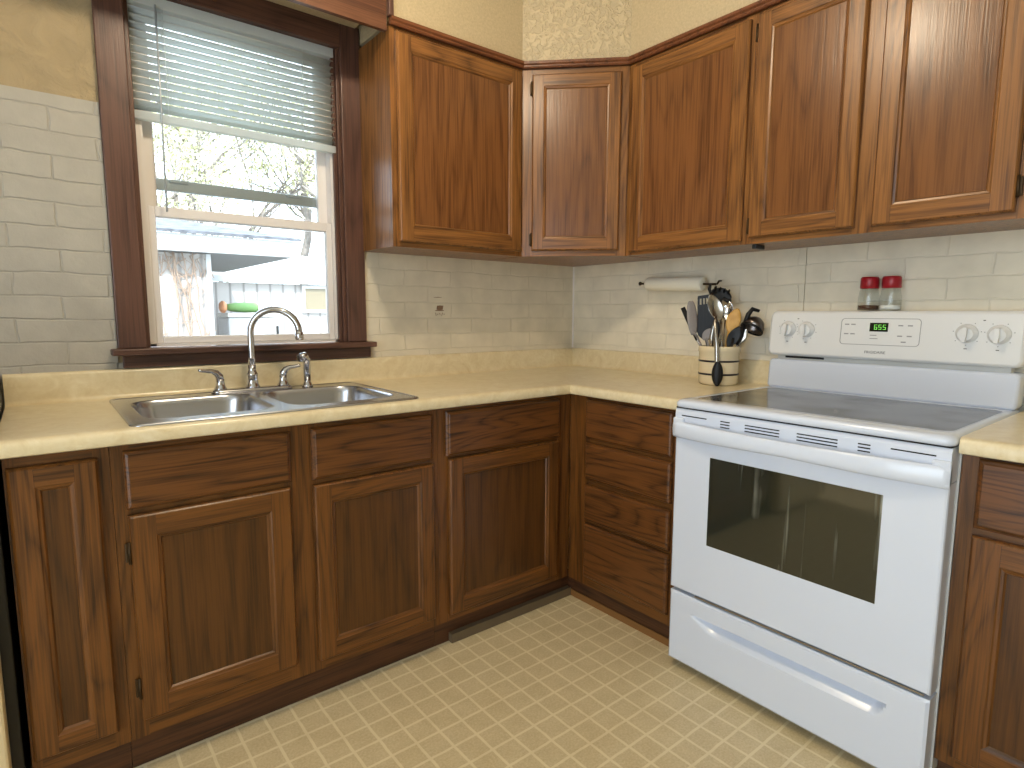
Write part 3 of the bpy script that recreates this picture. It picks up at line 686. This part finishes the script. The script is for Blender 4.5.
for i, (x, z) in enumerate(KN):
    mb = MB(); c = Vector((x, yp(z), z)); ax = Vector((0, -1, -TI))
    mb.lathe([(.0285, 0), (.0285, .004), (.026, .008), (.0215, .011), (.0205, .018), (.019, .021)], c, 'enamel2', 32, ax)
    kb = mb.build('knob', cp)
    g = MB(); a = math.radians((8, 4, 6, 2)[i]); ca, sa = math.cos(a), math.sin(a)
    pr = [(-.0055, -.021), (.0055, -.021), (.0065, 0), (.0055, .021), (-.0055, .021), (-.0065, 0)]
    g.prism([c+ax.normalized()*.018+Vector((u*ca+w_*sa, 0, w_*ca-u*sa)) for u, w_ in pr], ax.normalized()*.017, 'enamel2'); g.build('grip', kb)
    for k_ in range(7):
        mk = MB()
        t = math.radians(60+k_*45 if i < 2 else 30+k_*50); xx, zz = x+.035*math.sin(t), z+.035*math.cos(t)
        on_panel(xx-.0014, xx+.0014, zz-.0012, zz+.0012, .0005, 'grey_line', mk); mk.build('dial_mark', cp)
    mk = MB(); on_panel(x-.004, x+.004, z-.047, z-.0445, .0005, 'print', mk); mk.build('dial_mark', cp)
for x in (.1075, .656):
    mb = MB(); on_panel(x-.003, x+.003, 1.176, 1.179, .0005, 'print', mb); mb.build('indicator_mark', cp)
# oven door
DX0, DX1, DZ0, DZ1 = .004, SWd-.004, .284, .806; GX0, GX1, GZ0, GZ1 = .133, .619, .464, .750
mb = MB(); O = lambda x0, x1, z0, z1, y: [(x0, y, z0), (x1, y, z0), (x1, y, z1), (x0, y, z1)]
mb.rings([O(DX0, DX1, DZ0, DZ1, -.603), O(DX0, DX1, DZ0, DZ1, -.652), O(DX0+.002, DX1-.002, DZ0+.002, DZ1-.002, -.657), O(DX0+.006, DX1-.006, DZ0+.006, DZ1-.006, -.659),
          O(GX0, GX1, GZ0, GZ1, -.659), O(GX0+.001, GX1-.001, GZ0+.001, GZ1-.001, -.6575)], 'enamel', True, True, False, False)
od = mb.build('oven_door', sv)
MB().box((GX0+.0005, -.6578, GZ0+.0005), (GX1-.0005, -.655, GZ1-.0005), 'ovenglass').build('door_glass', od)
MB().box((.10, -.6593, DZ0-.004), (.74, -.645, DZ0-.0005), 'chrome').build('lower_door_trim', od)
# vent band above the handle
mb = MB(); ring = [(-.603, .808), (-.652, .808), (-.659, .815), (-.662, .850), (-.662, .880), (-.657, .8915), (-.603, .8915)]
mb.rings([[(.004, y, z) for y, z in ring], [(SWd-.004, y, z) for y, z in ring]], 'enamel', True, True, True, False)
vb = mb.build('vent_band', sv)
sl = [(.028, .118, 1)] + [(a, b, 3) for a, b in ((.166, .197), (.246, .350), (.399, .505), (.554, .583))] + [(.628, .722, 1)]
for a, b, n in sl:
    for q in range(n): MB().box((a, -.6628, .8695-q*.0088-.0016), (b, -.660, .8695-q*.0088+.0016), 'slot').build('vent_slot', vb)
MB().box((.006, -.6615, .8917), (SWd-.006, -.62, .8957), 'slot').build('cooktop_gap', sv)
# bowed handle
mb = MB(); rr = []; NN = 48
for i in range(NN+1):
    t = i/NN; x = .001+t*(SWd-.002); u = abs(2*t-1)
    bow = (1-u**3.2)
    yb = -.664-.030*bow; h = .022+.006*u; zc = .825-.002*u
    thk = .016
    rr.append([(x, yb+thk*.5*math.cos(a)*(1 if math.cos(a) < 0 else 1), zc+h*math.sin(a)*(1 if math.sin(a) > 0 else .95)) for a in [2*PI*k/14 for k in range(14)]])
mb.rings(rr, 'enamel', True, True, True, True); hd = mb.build('door_handle', od)
for xa, xb in ((.001, .040), (SWd-.040, SWd-.001)):
    MB().cbox((xa, -.672, .800), (xb, -.655, .862), 'enamel', .005).build('handle_mount', od)
# storage drawer
mb = MB(); nx, nz = 110, 70; X_0, X_1, Z_0, Z_1 = .004, SWd-.004, .030, .272; ids = []
for j in range(nz+1):
    z = Z_0+(Z_1-Z_0)*j/nz; row = []
    for i in range(nx+1):
        x = X_0+(X_1-X_0)*i/nx; d = 0
        if .085 < x < .665:
            s_ = min(1, (x-.085)/.11, (.665-x)/.035); s_ = math.sin(max(0, s_)*PI/2)
            top = .2165; bot = top-.044*s_-.0005
            if bot < z <= top: q_ = (z-bot)/(top-bot); d = .032*s_*min(1, q_/.62)
        e = min(z-Z_0, Z_1-z, x-X_0, X_1-x); ed = .006*max(0, 1-e/.006)
        row.append((x, -.659+d+ed, z))
    ids.append(mb.vs(row))
for j in range(nz):
    for i in range(nx): mb.face((ids[j][i], ids[j][i+1], ids[j+1][i+1], ids[j+1][i]), 'enamel', True)
bk = mb.vs([(X_0, -.603, Z_0), (X_1, -.603, Z_0), (X_1, -.603, Z_1), (X_0, -.603, Z_1)])
mb.face(bk, 'enamel'); mb.face([bk[0], bk[1]]+ids[0][::-1], 'enamel'); mb.face([bk[3], bk[2]]+ids[-1][::-1], 'enamel')
mb.face([bk[0], bk[3]]+[r_[0] for r_ in ids][::-1], 'enamel'); mb.face([bk[1], bk[2]]+[r_[-1] for r_ in ids][::-1], 'enamel')
dr = mb.build('storage_drawer', sv)
bm = bmesh.new(); bm.from_mesh(dr.data)
for e in bm.edges: e.smooth = not (len(e.link_faces) == 2 and e.calc_face_angle(0) > math.radians(40))
bm.to_mesh(dr.data); bm.free()

# ------------------------------------------------------------------ utensil crock
CX, CY, CZ = -.160, -.986, .9168
ck = thing('utensil_crock', 'cream stoneware crock with two dark bands, full of utensils', 'crock', (CX, CY, CZ))
pr = [(.066, 0), (.072, .004), (.074, .012), (.076, .08), (.076, .128), (.079, .131), (.079, .147), (.076, .152), (.072, .152), (.070, .146), (.070, .012), (.0, .010)]
MB().lathe(pr, (0, 0, 0), 'stoneware', 40, cap1=False).build('pot', ck)
for z in (.043, .094): MB().lathe([(.0752, z-.0038), (.0772, z-.0033), (.0772, z+.0033), (.0752, z+.0038)], (0, 0, 0), 'navy', 40, cap0=False, cap1=False).build('band', ck)
VD = Vector((CX-CAM.x, CY-CAM.y, 0)).normalized(); VR = Vector((VD.y, -VD.x, 0))
def U(r, h, d=0): return VR*r+VD*d+Vector((0, 0, h))         # r to the right, h above the counter, d away from the room side
def leaf_solid(mb, c, axis, L, Wd, T, m_, face, cup=0, n=16, taper=.75, slots=0):
    """flat utensil head: egg outline in the plane of axis and face x axis, thickness T, optionally cupped"""
    ax = Vector(axis).normalized(); fn = Vector(face); fn = (fn-ax*fn.dot(ax)).normalized(); sd = ax.cross(fn); c = Vector(c)
    rr = []
    for i in range(n+1):
        t = i/n; u = -L/2+L*t; wv = max(.04, math.sin(PI*(t*.94+.03))**taper)*Wd/2
        ring = []
        for k_ in range(12):
            a = 2*PI*k_/12; y = math.cos(a)*wv
            dz = math.sin(a)*T/2 - cup*(1-(y/(Wd/2))**2)*math.sin(PI*t)
            ring.append(c+ax*u+sd*y+fn*dz)
        rr.append(ring)
    mb.rings(rr, m_, True, True, True, True)
FACE = -VD+Vector((0, 0, .1))
def utensil(name, label, top, foot, shaft_r, m_s, head=None, m_h=None, grip=None):
    t = thing(name, label, 'utensil', (CX, CY, CZ), 0, 'utensils in the crock')
    MB().tube([foot, foot.lerp(top, .5), top], shaft_r, m_s, 10).build('handle', t)
    return t
def H(u, v, d=0): return U((u-718.5)/253, (381-v)/253, d)
# slotted turner (black)
a, b = H(703, 292, .0), U(-.012, .02, .01)
t = utensil('slotted_turner', 'wide black slotted turner standing left in the crock', H(704, 330, .0), b, .005, 'blackny')
mb = MB(); ax = (a-b).normalized(); sd = VR.copy(); sd = (sd-ax*sd.dot(ax)).normalized()
bse = H(706, 337, 0); ax = (a-bse).normalized(); Ltot = (a-bse).length
Ls = [0, .02, .04, Ltot*.86]; Ws = [.010, .030, .036, .030]
for u0, u1 in ((-1, -.72), (-.5, -.28), (-.08, .08), (.28, .5), (.72, 1)):
    rr = []
    for l, wv in zip(Ls+[Ltot*.95], Ws+[.029]):
        P = bse+ax*l
        rr.append([P+sd*wv*u0-VD*.0015, P+sd*wv*u1-VD*.0015, P+sd*wv*u1+VD*.0015, P+sd*wv*u0+VD*.0015])
    mb.rings(rr, 'blackny', True, True, True, False)
def web(l0, l1, wa, wb, e0, e1):
    A_, B_ = bse+ax*l0, bse+ax*l1
    mb.rings([[A_-sd*wa+VD*e0, A_+sd*wa+VD*e0, A_+sd*wa+VD*e1, A_-sd*wa+VD*e1], [B_-sd*wb+VD*e0, B_+sd*wb+VD*e0, B_+sd*wb+VD*e1, B_-sd*wb+VD*e1]], 'blackny', True, True, True, False)
web(0, .042, .010, .036, -.0017, .0017); web(Ltot*.93, Ltot, .030, .028, -.0017, .0017); web(.03, Ltot*.80, .030, .030, .0008, .002)
mb.build('head', t)
b = U(-.008, .018, -.02)
t = utensil('grey_spatula', 'narrow grey spatula leaning out at the left of the crock', H(697, 334, -.012), b, .0045, 'greyny')
mb = MB(); leaf_solid(mb, H(691.5, 315, -.014), Vector(U(-.12, 1, 0)), .135, .040, .006, 'greyny', FACE+VR*.25, taper=.35); mb.tube([H(693, 328, -.014), H(697, 334, -.012)], .005, 'greyny', 8); mb.build('head', t)
a, b = H(681.5, 304.5, .012), U(-.02, .03, .022)
t = utensil('black_handled_knife', 'thin black handle sticking out far left behind the grey spatula', a, b, .003, 'nickel')
MB().tube([b.lerp(a, .52), b.lerp(a, .8), a], [.006, .0095, .009], 'blackny', 10).build('grip', t)
b = U(.012, .02, -.01)
t = utensil('serving_spoon', 'large brushed metal serving spoon with a long oval bowl leaning left', H(719.5, 318, -.006), b, .0035, 'nickel')
mb = MB(); leaf_solid(mb, H(713.5, 304.5, -.008), Vector(U(-.42, 1, 0)), .112, .058, .003, 'nickel', FACE+VR*.35, cup=.012); mb.build('bowl', t)
b = U(.0, .02, .03)
t = utensil('pasta_fork', 'black nylon pasta fork with curled tines at the very top', H(718, 296, .03), b, .0045, 'blackny')
mb = MB(); leaf_solid(mb, H(718.5, 291, .028), Vector(U(.75, -.35, 0)), .080, .048, .008, 'blackny', FACE, cup=.006)
for i in range(4):
    q = H(712+4.2*i, 287+1.2*i, .022); mb.tube([q, q+U(.002, .010, -.006), q+U(.004, .013, -.016)], [.005, .005, .003], 'blackny', 8)
mb.tube([H(713, 289, .02), H(708.5, 291, .016), H(706.5, 286, .014), H(707.5, 281, .012)], [.007, .008, .007, .005], 'blackny', 10)
mb.tube([H(720, 295, .02), H(724, 298, .016), H(727.5, 297.5, .012)], [.007, .008, .006], 'blackny', 10)
mb.build('head', t)
b = U(.006, .02, .0)
t = utensil('measuring_scoop', 'small shiny metal scoop between the big spoon and the wooden spoon', H(723, 316, .012), b, .003, 'nickel')
mb = MB(); leaf_solid(mb, H(724.5, 308, .010), Vector(U(.2, 1, 0)), .072, .044, .004, 'chrome', FACE+VR*-.3, cup=.012); mb.build('bowl', t)
b = U(.01, .02, -.03)
t = utensil('wooden_spoon', 'pale wooden spoon with a golden oval bowl', H(727, 328, -.022), b, [.0045, .0055, .0065], 'woodspoon')
mb = MB(); leaf_solid(mb, H(730.5, 317.5, -.022), Vector(U(.30, 1, 0)), .098, .054, .009, 'woodspoon', FACE, cup=.003); mb.build('bowl', t)
b = U(.03, .02, -.035)
t = utensil('black_spoon', 'black nylon spoon low in front of the ladle', H(731, 334, -.032), b, .005, 'blackny')
mb = MB(); leaf_solid(mb, H(731.5, 333, -.034), Vector(U(.55, 1, 0)), .090, .044, .006, 'blackny', FACE, cup=.006); mb.build('bowl', t)
b = U(.02, .02, .02)
t = utensil('ladle', 'dark steel ladle with its round bowl tipped out at the right', H(743, 318, .0), b, .0045, 'nickel')
mb = MB(); c = H(748.5, 324, .0); ax_ = Vector(U(.42, .80, .35)).normalized()
mb.lathe([(.0, .044), (.018, .041), (.032, .031), (.040, .014), (.043, -.004), (.0415, -.004), (.038, .012), (.030, .028), (.0, .040)], c, plain('dark_steel', (120, 112, 108), .28, metal=1), 28, ax_, cap0=False, cap1=False)
mb.lathe([(.0425, -.012), (.0445, -.010), (.0445, -.004), (.0425, -.002)], c, 'blackny', 28, ax_, cap0=False, cap1=False)
mb.build('bowl', t)
MB().tube([H(740, 322, -.015), H(744, 311, -.01), H(747.5, 306, -.005), H(754, 308, -.005)], [.007, .009, .009, .006], 'blackny', 10).build('hook', t)
MB().tube([H(735, 341, -.020), H(738, 332, -.024), H(740, 322, -.02)], [.007, .010, .007], 'blackny', 10).build('collar', t)
t = utensil('metal_whisk', 'dull metal utensil head low at the right of the crock', H(738, 336, -.01), U(.03, .02, -.01), .004, 'nickel')
mb = MB(); leaf_solid(mb, H(739.5, 333, -.012), Vector(U(.45, 1, 0)), .070, .034, .008, 'nickel', FACE, cup=.004); mb.build('head', t)
t.name = 'metal_spoon'
b = U(-.01, .02, -.035)
t = utensil('small_grey_spoon', 'short grey spoon low at the front of the crock', H(706, 334, -.036), b, .004, 'greyny')
mb = MB(); leaf_solid(mb, H(706.5, 331, -.038), Vector(U(.5, .9, 0)), .052, .034, .005, 'greyny', FACE, cup=.004); mb.build('bowl', t)
# tongs hanging over the rim
t = thing('tongs', 'metal tongs hooked over the front rim with a black grip hanging outside', 'utensil', (CX, CY, CZ), 0, 'utensils in the crock')
mb = MB()
mb.tube([U(-.004, .048, -.090), U(-.007, .10, -.0905), U(-.010, .158, -.0905), U(-.016, .21, -.080), U(-.020, .250, -.066), U(-.016, .262, -.058), U(-.009, .250, -.052), U(-.002, .20, -.048), U(.0, .10, -.05)], [.0085, .0085, .0085, .0075, .006, .006, .006, .006, .006], 'nickel', 10)
mb.tube([U(-.030, .10, -.052), U(-.030, .19, -.058), U(-.022, .245, -.062), U(-.016, .262, -.062)], [.006, .009, .006, .005], 'nickel', 10); mb.build('arm', t)
mb = MB(); leaf_solid(mb, U(-.003, .0495, -.096), Vector((0, 0, 1)), .094, .042, .018, 'blackny', -VD, taper=.55); mb.build('grip', t)
mb = MB(); leaf_solid(mb, U(-.010, .212, -.070), Vector((0, 0, 1)), .075, .020, .006, 'blackny', -VD, taper=.5); mb.build('inner_grip', t)

# ------------------------------------------------------------------ paper towel on the wall
pt = thing('paper_towel_holder', 'wall-mounted wire holder carrying the paper towel roll', 'holder', (-.006, -.70, 1.320))
ty = lambda y: y+.70
mb = MB(); xr = -.060
mb.tube([(-.001, ty(-.575), .033), (-.02, ty(-.575), .035), (-.046, ty(-.572), .030)], .004, 'brass', 8)
mb.tube([(xr, ty(-.502), .012), (xr, ty(-.60), .008), (xr, ty(-.90), -.004)], .0045, 'brass', 8)
mb.tube([(-.001, ty(-.885), .012), (-.03, ty(-.893), .010), (xr, ty(-.905), -.003)], .004, 'brass', 8); mb.build('rod', pt)
MB().lathe([(0, -.006), (.008, -.004), (.009, .003), (0, .007)], (xr, ty(-.505), .0122), 'brass', 12, (0, 1, .03)).build('knob', pt)
rl = thing('paper_towel_roll', 'thin roll of white paper towel hanging under the wall cabinets', 'paper towel', (-.066, -.70, 1.320))
MB().lathe([(.010, -.140), (.026, -.139), (.0295, -.134), (.0295, .146), (.026, .152), (.010, .153)], (0, 0, .004), 'paper', 32, (0, 1, .035)).build('roll', rl)

# ------------------------------------------------------------------ shakers on the range
def shaker(x, y, fill, label):
    r = thing('spice_shaker', label, 'shaker', (x, y, 1.2063), 0, 'glass shakers on the stove')
    MB().lathe([(.0, .0006), (.0295, .0006), (.0318, .004), (.0312, .045), (.0270, .068), (.0255, .076)], (0, 0, 0), 'clearwall', 32, cap0=False, cap1=False).build('glass_body', r)
    MB().lathe([(.0, .004), (.0300, .0042), (.0302, .018), (.0, .0195)], (0, 0, 0), fill, 28, cap0=False, cap1=False).build('contents', r)
    mb = MB(); n = 40; rr = []
    for h, ra in ((.0745, .0265), (.0755, .0278), (.108, .0272), (.113, .0245), (.1135, .0)):
        rr.append([(ra*(1+(.02 if k_ % 2 else 0))*math.cos(2*PI*k_/n), ra*(1+(.02 if k_ % 2 else 0))*math.sin(2*PI*k_/n), h) for k_ in range(n)])
    mb.rings(rr, 'redlid', True, True, False, True); mb.build('lid', r)
shaker(-.052, -1.4745, 'pepper', 'glass shaker with red lid and brown spice, left of the pair')
shaker(-.052, -1.5410, 'salt', 'glass shaker with red lid and white salt, right of the pair')

# ------------------------------------------------------------------ scar on the brick
mb = MB()
for x0, x1, z0, z1 in ((-.878, -.833, 1.2625, 1.2655), (-.870, -.822, 1.203, 1.208), (-.862, -.826, 1.208, 1.228)):
    mb.prism([(x0, -.0075, z0+.002), (x0+.005, -.0075, z0), (x1-.004, -.0075, z0+.0005), (x1, -.0075, z1-.001), ((x0+x1)/2, -.0075, z1), (x0+.003, -.0075, z1-.0015)], (0, .0014, 0), 'scar')
for i in range(6):
    x = -.868+i*.009; mb.prism([(x, -.0075, 1.196-(i % 2)*.004), (x+.002, -.0075, 1.1955-(i % 2)*.004), (x+.005, -.0075, 1.182+(i % 3)*.003), (x+.003, -.0075, 1.181+(i % 3)*.003)], (0, .0014, 0), 'scar')
tag(mb.build('chipped_paint_patch'), 'small brown chipped patch on the painted brick left of the corner', 'paint patch')

# ------------------------------------------------------------------ appliance at the far left
ap = thing('portable_dishwasher', 'black-sided appliance with a cream front beside the left end of the counter', 'appliance', (-2.66, -.33, 0))
MB().cbox((-.30, -.27, .02), (.300, .31, 1.012), 'black', .004).build('cabinet', ap)
MB().cbox((-.30, -.33, .03), (.278, -.2705, .98), 'cream', .006).build('front_door', ap)
for x in (-.26, .26):
    for y in (-.22, .26): MB().lathe([(.018, .0003), (.018, .0198)], (x, y, 0), 'black', 12).build('foot', ap)

# ------------------------------------------------------------------ outside
struct(MB().box((-12, .6, -1.0), (14, 30, -.9), 'ground'), 'ground', 'pale driveway outside')
hs = thing('neighbouring_house', 'white house with low shingled roof and fascia, nearest outside the window', 'house', (-.9, 4.6, -.9))
def HB(): return MB()
h0 = Vector((-.9, 4.6, -.9))
def hb(mb, a, b, m_): return mb.box(Vector(a)-h0, Vector(b)-h0, m_)
hb(MB(), (-5, 4.5, -.9), (-.83, 7.4, 1.785), 'siding').build('wall', hs)
hb(MB(), (-5.2, 4.28, 1.79), (.0, 4.36, 1.955), 'fascia').build('fascia', hs)
hb(MB(), (-5.1, 4.36, 1.79), (-.02, 7.4, 1.82), 'under').build('porch_ceiling', hs)
hb(MB(), (-.86, 4.47, -.9), (-.815, 4.53, 1.785), 'fascia').build('corner_board', hs)
mb = MB(); A = [Vector(p)-h0 for p in ((-5.3, 4.24, 1.955), (.05, 4.24, 1.955), (-.9, 7.42, 2.50), (-5.3, 7.42, 2.50))]
mb.prism(A, (0, 0, .03), 'shingle'); mb.build('roof', hs)
vn = thing('climbing_vine', 'bare brown vine climbing the white house wall', 'vine', (-1.05, 4.45, -.9))
for i in range(7):
    mb = MB(); x = (-1.30, -1.24, -1.16, -1.0, -.95, -.90, -.86)[i]; pts = []; xx = x+.05
    for j in range(15):
        z = .2+j*.115; xx += random.uniform(-.022, .022)-(.014 if i > 2 else -.002)*1.2; pts.append(Vector((xx+.02, 4.475, z))-Vector((-1.05, 4.45, -.9)))
    mb.tube(pts, .0065, 'vine', 6)
    for _ in range(6):
        p = random.choice(pts[3:]); mb.tube([p, p+Vector((random.uniform(-.08, .08), 0, .06)), p+Vector((random.uniform(-.16, .16), 0, .12))], .004, 'vine', 5)
    mb.build('stem', vn)
mb = MB()
for j in range(16):
    x = -1.34+.033*j; mb.tube([Vector((x, 4.475, 1.76-random.random()*.05))-Vector((-1.05, 4.45, -.9)), Vector((x+random.uniform(-.1, .1), 4.475, 1.68+random.uniform(-.08, .08)))-Vector((-1.05, 4.45, -.9)), Vector((x+random.uniform(-.12, .12), 4.475, 1.55))-Vector((-1.05, 4.45, -.9))], .005, 'vine', 5)
mb.build('tangle', vn)
g0 = Vector((1.5, 7.8, -.9)); gh = thing('garage', 'low white garage with a small window, further back outside', 'garage', g0)
MB().box(Vector((-1.6, 7.6, -.9))-g0, Vector((5, 10.2, 1.655))-g0, 'siding').build('wall', gh)
MB().box(Vector((-1.7, 7.46, 1.66))-g0, Vector((5.2, 7.56, 1.79))-g0, 'fascia').build('fascia', gh)
mb = MB(); mb.prism([Vector(p)-g0 for p in ((-1.0, 7.54, 1.79), (5.3, 7.54, 1.79), (5.3, 10.3, 2.34), (-.3, 10.3, 2.34))], (0, 0, .03), 'fascia'); mb.build('roof', gh)
mb = MB(); wx0, wx1, wz0, wz1 = 1.19, 1.75, 1.19, 1.64
for a, b in (((wx0, wz0), (wx0+.05, wz1)), ((wx1-.05, wz0), (wx1, wz1)), ((wx0+.05, wz0), (wx1-.05, wz0+.05)), ((wx0+.05, wz1-.05), (wx1-.05, wz1))):
    mb.box(Vector((a[0], 7.54, a[1]))-g0, Vector((b[0], 7.60, b[1]))-g0, 'fascia')
wd = mb.build('window', gh)
MB().box(Vector((wx0+.04, 7.57, wz0+.04))-g0, Vector((wx1-.04, 7.59, wz1-.04))-g0, plain('dull_window_pane', (140, 128, 104), .3)).build('pane', wd)
fz_ = thing('chest_freezer', 'white chest freezer standing under the porch outside', 'freezer', (.18, 6.9, -.9))
MB().cbox((-.36, -.3, .0), (.36, .3, 2.02), 'fascia', .02).build('body', fz_)
MB().cbox((-.37, -.31, 2.025), (.37, .3, 2.085), 'enamel_side', .01).build('lid', fz_)
MB().cbox((.28, -.33, 1.75), (.31, -.301, 1.9), 'black', .004).build('handle', fz_)
bgd = thing('bag_of_soil', 'green and white bag lying on the white freezer outside', 'bag', (.12, 6.85, 1.19))
mb = MB(); rr = []
for i in range(15):
    t = i/14; x = -.26+.54*t; s_ = math.sin(PI*(t*.9+.05))**.35
    rr.append([(x, .13*s_*math.cos(a), .0+.075+(.075*s_)*math.sin(a)) for a in [2*PI*k_/14 for k_ in range(14)]])
mb.rings(rr, 'bag', True, True, True, True); mb.build('sack', bgd)
mb = MB(); rr = [[(x, .133*s_*math.cos(a), .075+.078*s_*math.sin(a)) for a in [2*PI*k_/14 for k_ in range(14)]] for x, s_ in ((.14, .99), (.20, .96), (.25, .85), (.28, .6))]
mb.rings(rr, 'fascia', True, True, True, True); mb.build('sack_end', bgd)
mb = MB(); rr = [[(x, .10*s_*math.cos(a), .08+.085*s_*math.sin(a)) for a in [2*PI*k_/14 for k_ in range(14)]] for x, s_ in ((-.345, .7), (-.32, 1), (-.29, 1), (-.265, .7))]
mb.rings(rr, 'orange', True, True, True, True)
tag(mb.build('orange_pot'), 'orange pot beside the green bag on the freezer', 'pot'); bpy.data.objects['orange_pot'].location = (.12, 6.85, 1.19)

def tree(x, y, h, seed, label, lean=0, leaves=5000, trunk=.12):
    rnd = random.Random(seed); r = thing('tree', label, 'tree', (x, y, -.9), 0, 'trees beyond the houses')
    tw = MB(); tips = []
    def grow(p, d, L, rad, depth):
        pts = [p]; q = p
        for i in range(4):
            d = (d+Vector((rnd.uniform(-.22, .22), rnd.uniform(-.22, .22), rnd.uniform(-.08, .16)))).normalized(); q = q+d*L/4; pts.append(q)
        tw.tube(pts, [rad*(1-.1*i) for i in range(5)], 'bark', 6 if depth else 9)
        if depth >= 2: tips.extend(pts[1:])
        if depth >= 6: return
        for i in range(3 if depth < 4 else 2):
            nd = (d+Vector((rnd.uniform(-1, 1), rnd.uniform(-1, 1), rnd.uniform(-.35, .6)))*.85).normalized()
            grow(pts[rnd.choice((2, 3, 4))], nd, L*rnd.uniform(.62, .82), rad*.58, depth+1)
    grow(Vector((0, 0, 0)), Vector((lean, 0, 1)).normalized(), h*.36, trunk, 0)
    tw.build('branches', r)
    lf = MB()
    for i in range(leaves):
        p = rnd.choice(tips)+Vector([rnd.gauss(0, .22) for _ in range(3)]); s_ = rnd.uniform(.04, .085)
        u = Vector([rnd.uniform(-1, 1) for _ in range(3)]).normalized(); w_ = u.orthogonal().normalized()
        lf.face(lf.vs([p-u*s_, p+w_*s_*.5, p+u*s_, p-w_*s_*.5]), 'leaf')
    o = lf.build('foliage', r); o['kind'] = 'stuff'
tree(.3, 11.9, 8.2, 3, 'tree rising behind the near house roof with fresh yellow-green leaves, leftmost in the window', 0, 5200)
tree(3.3, 12.8, 8.6, 5, 'thick-trunked leaning tree at the right in the window', -.12, 5200, .2)
tree(1.7, 15.5, 10.5, 21, 'tree standing further back between the two nearer trees', 0, 5200)
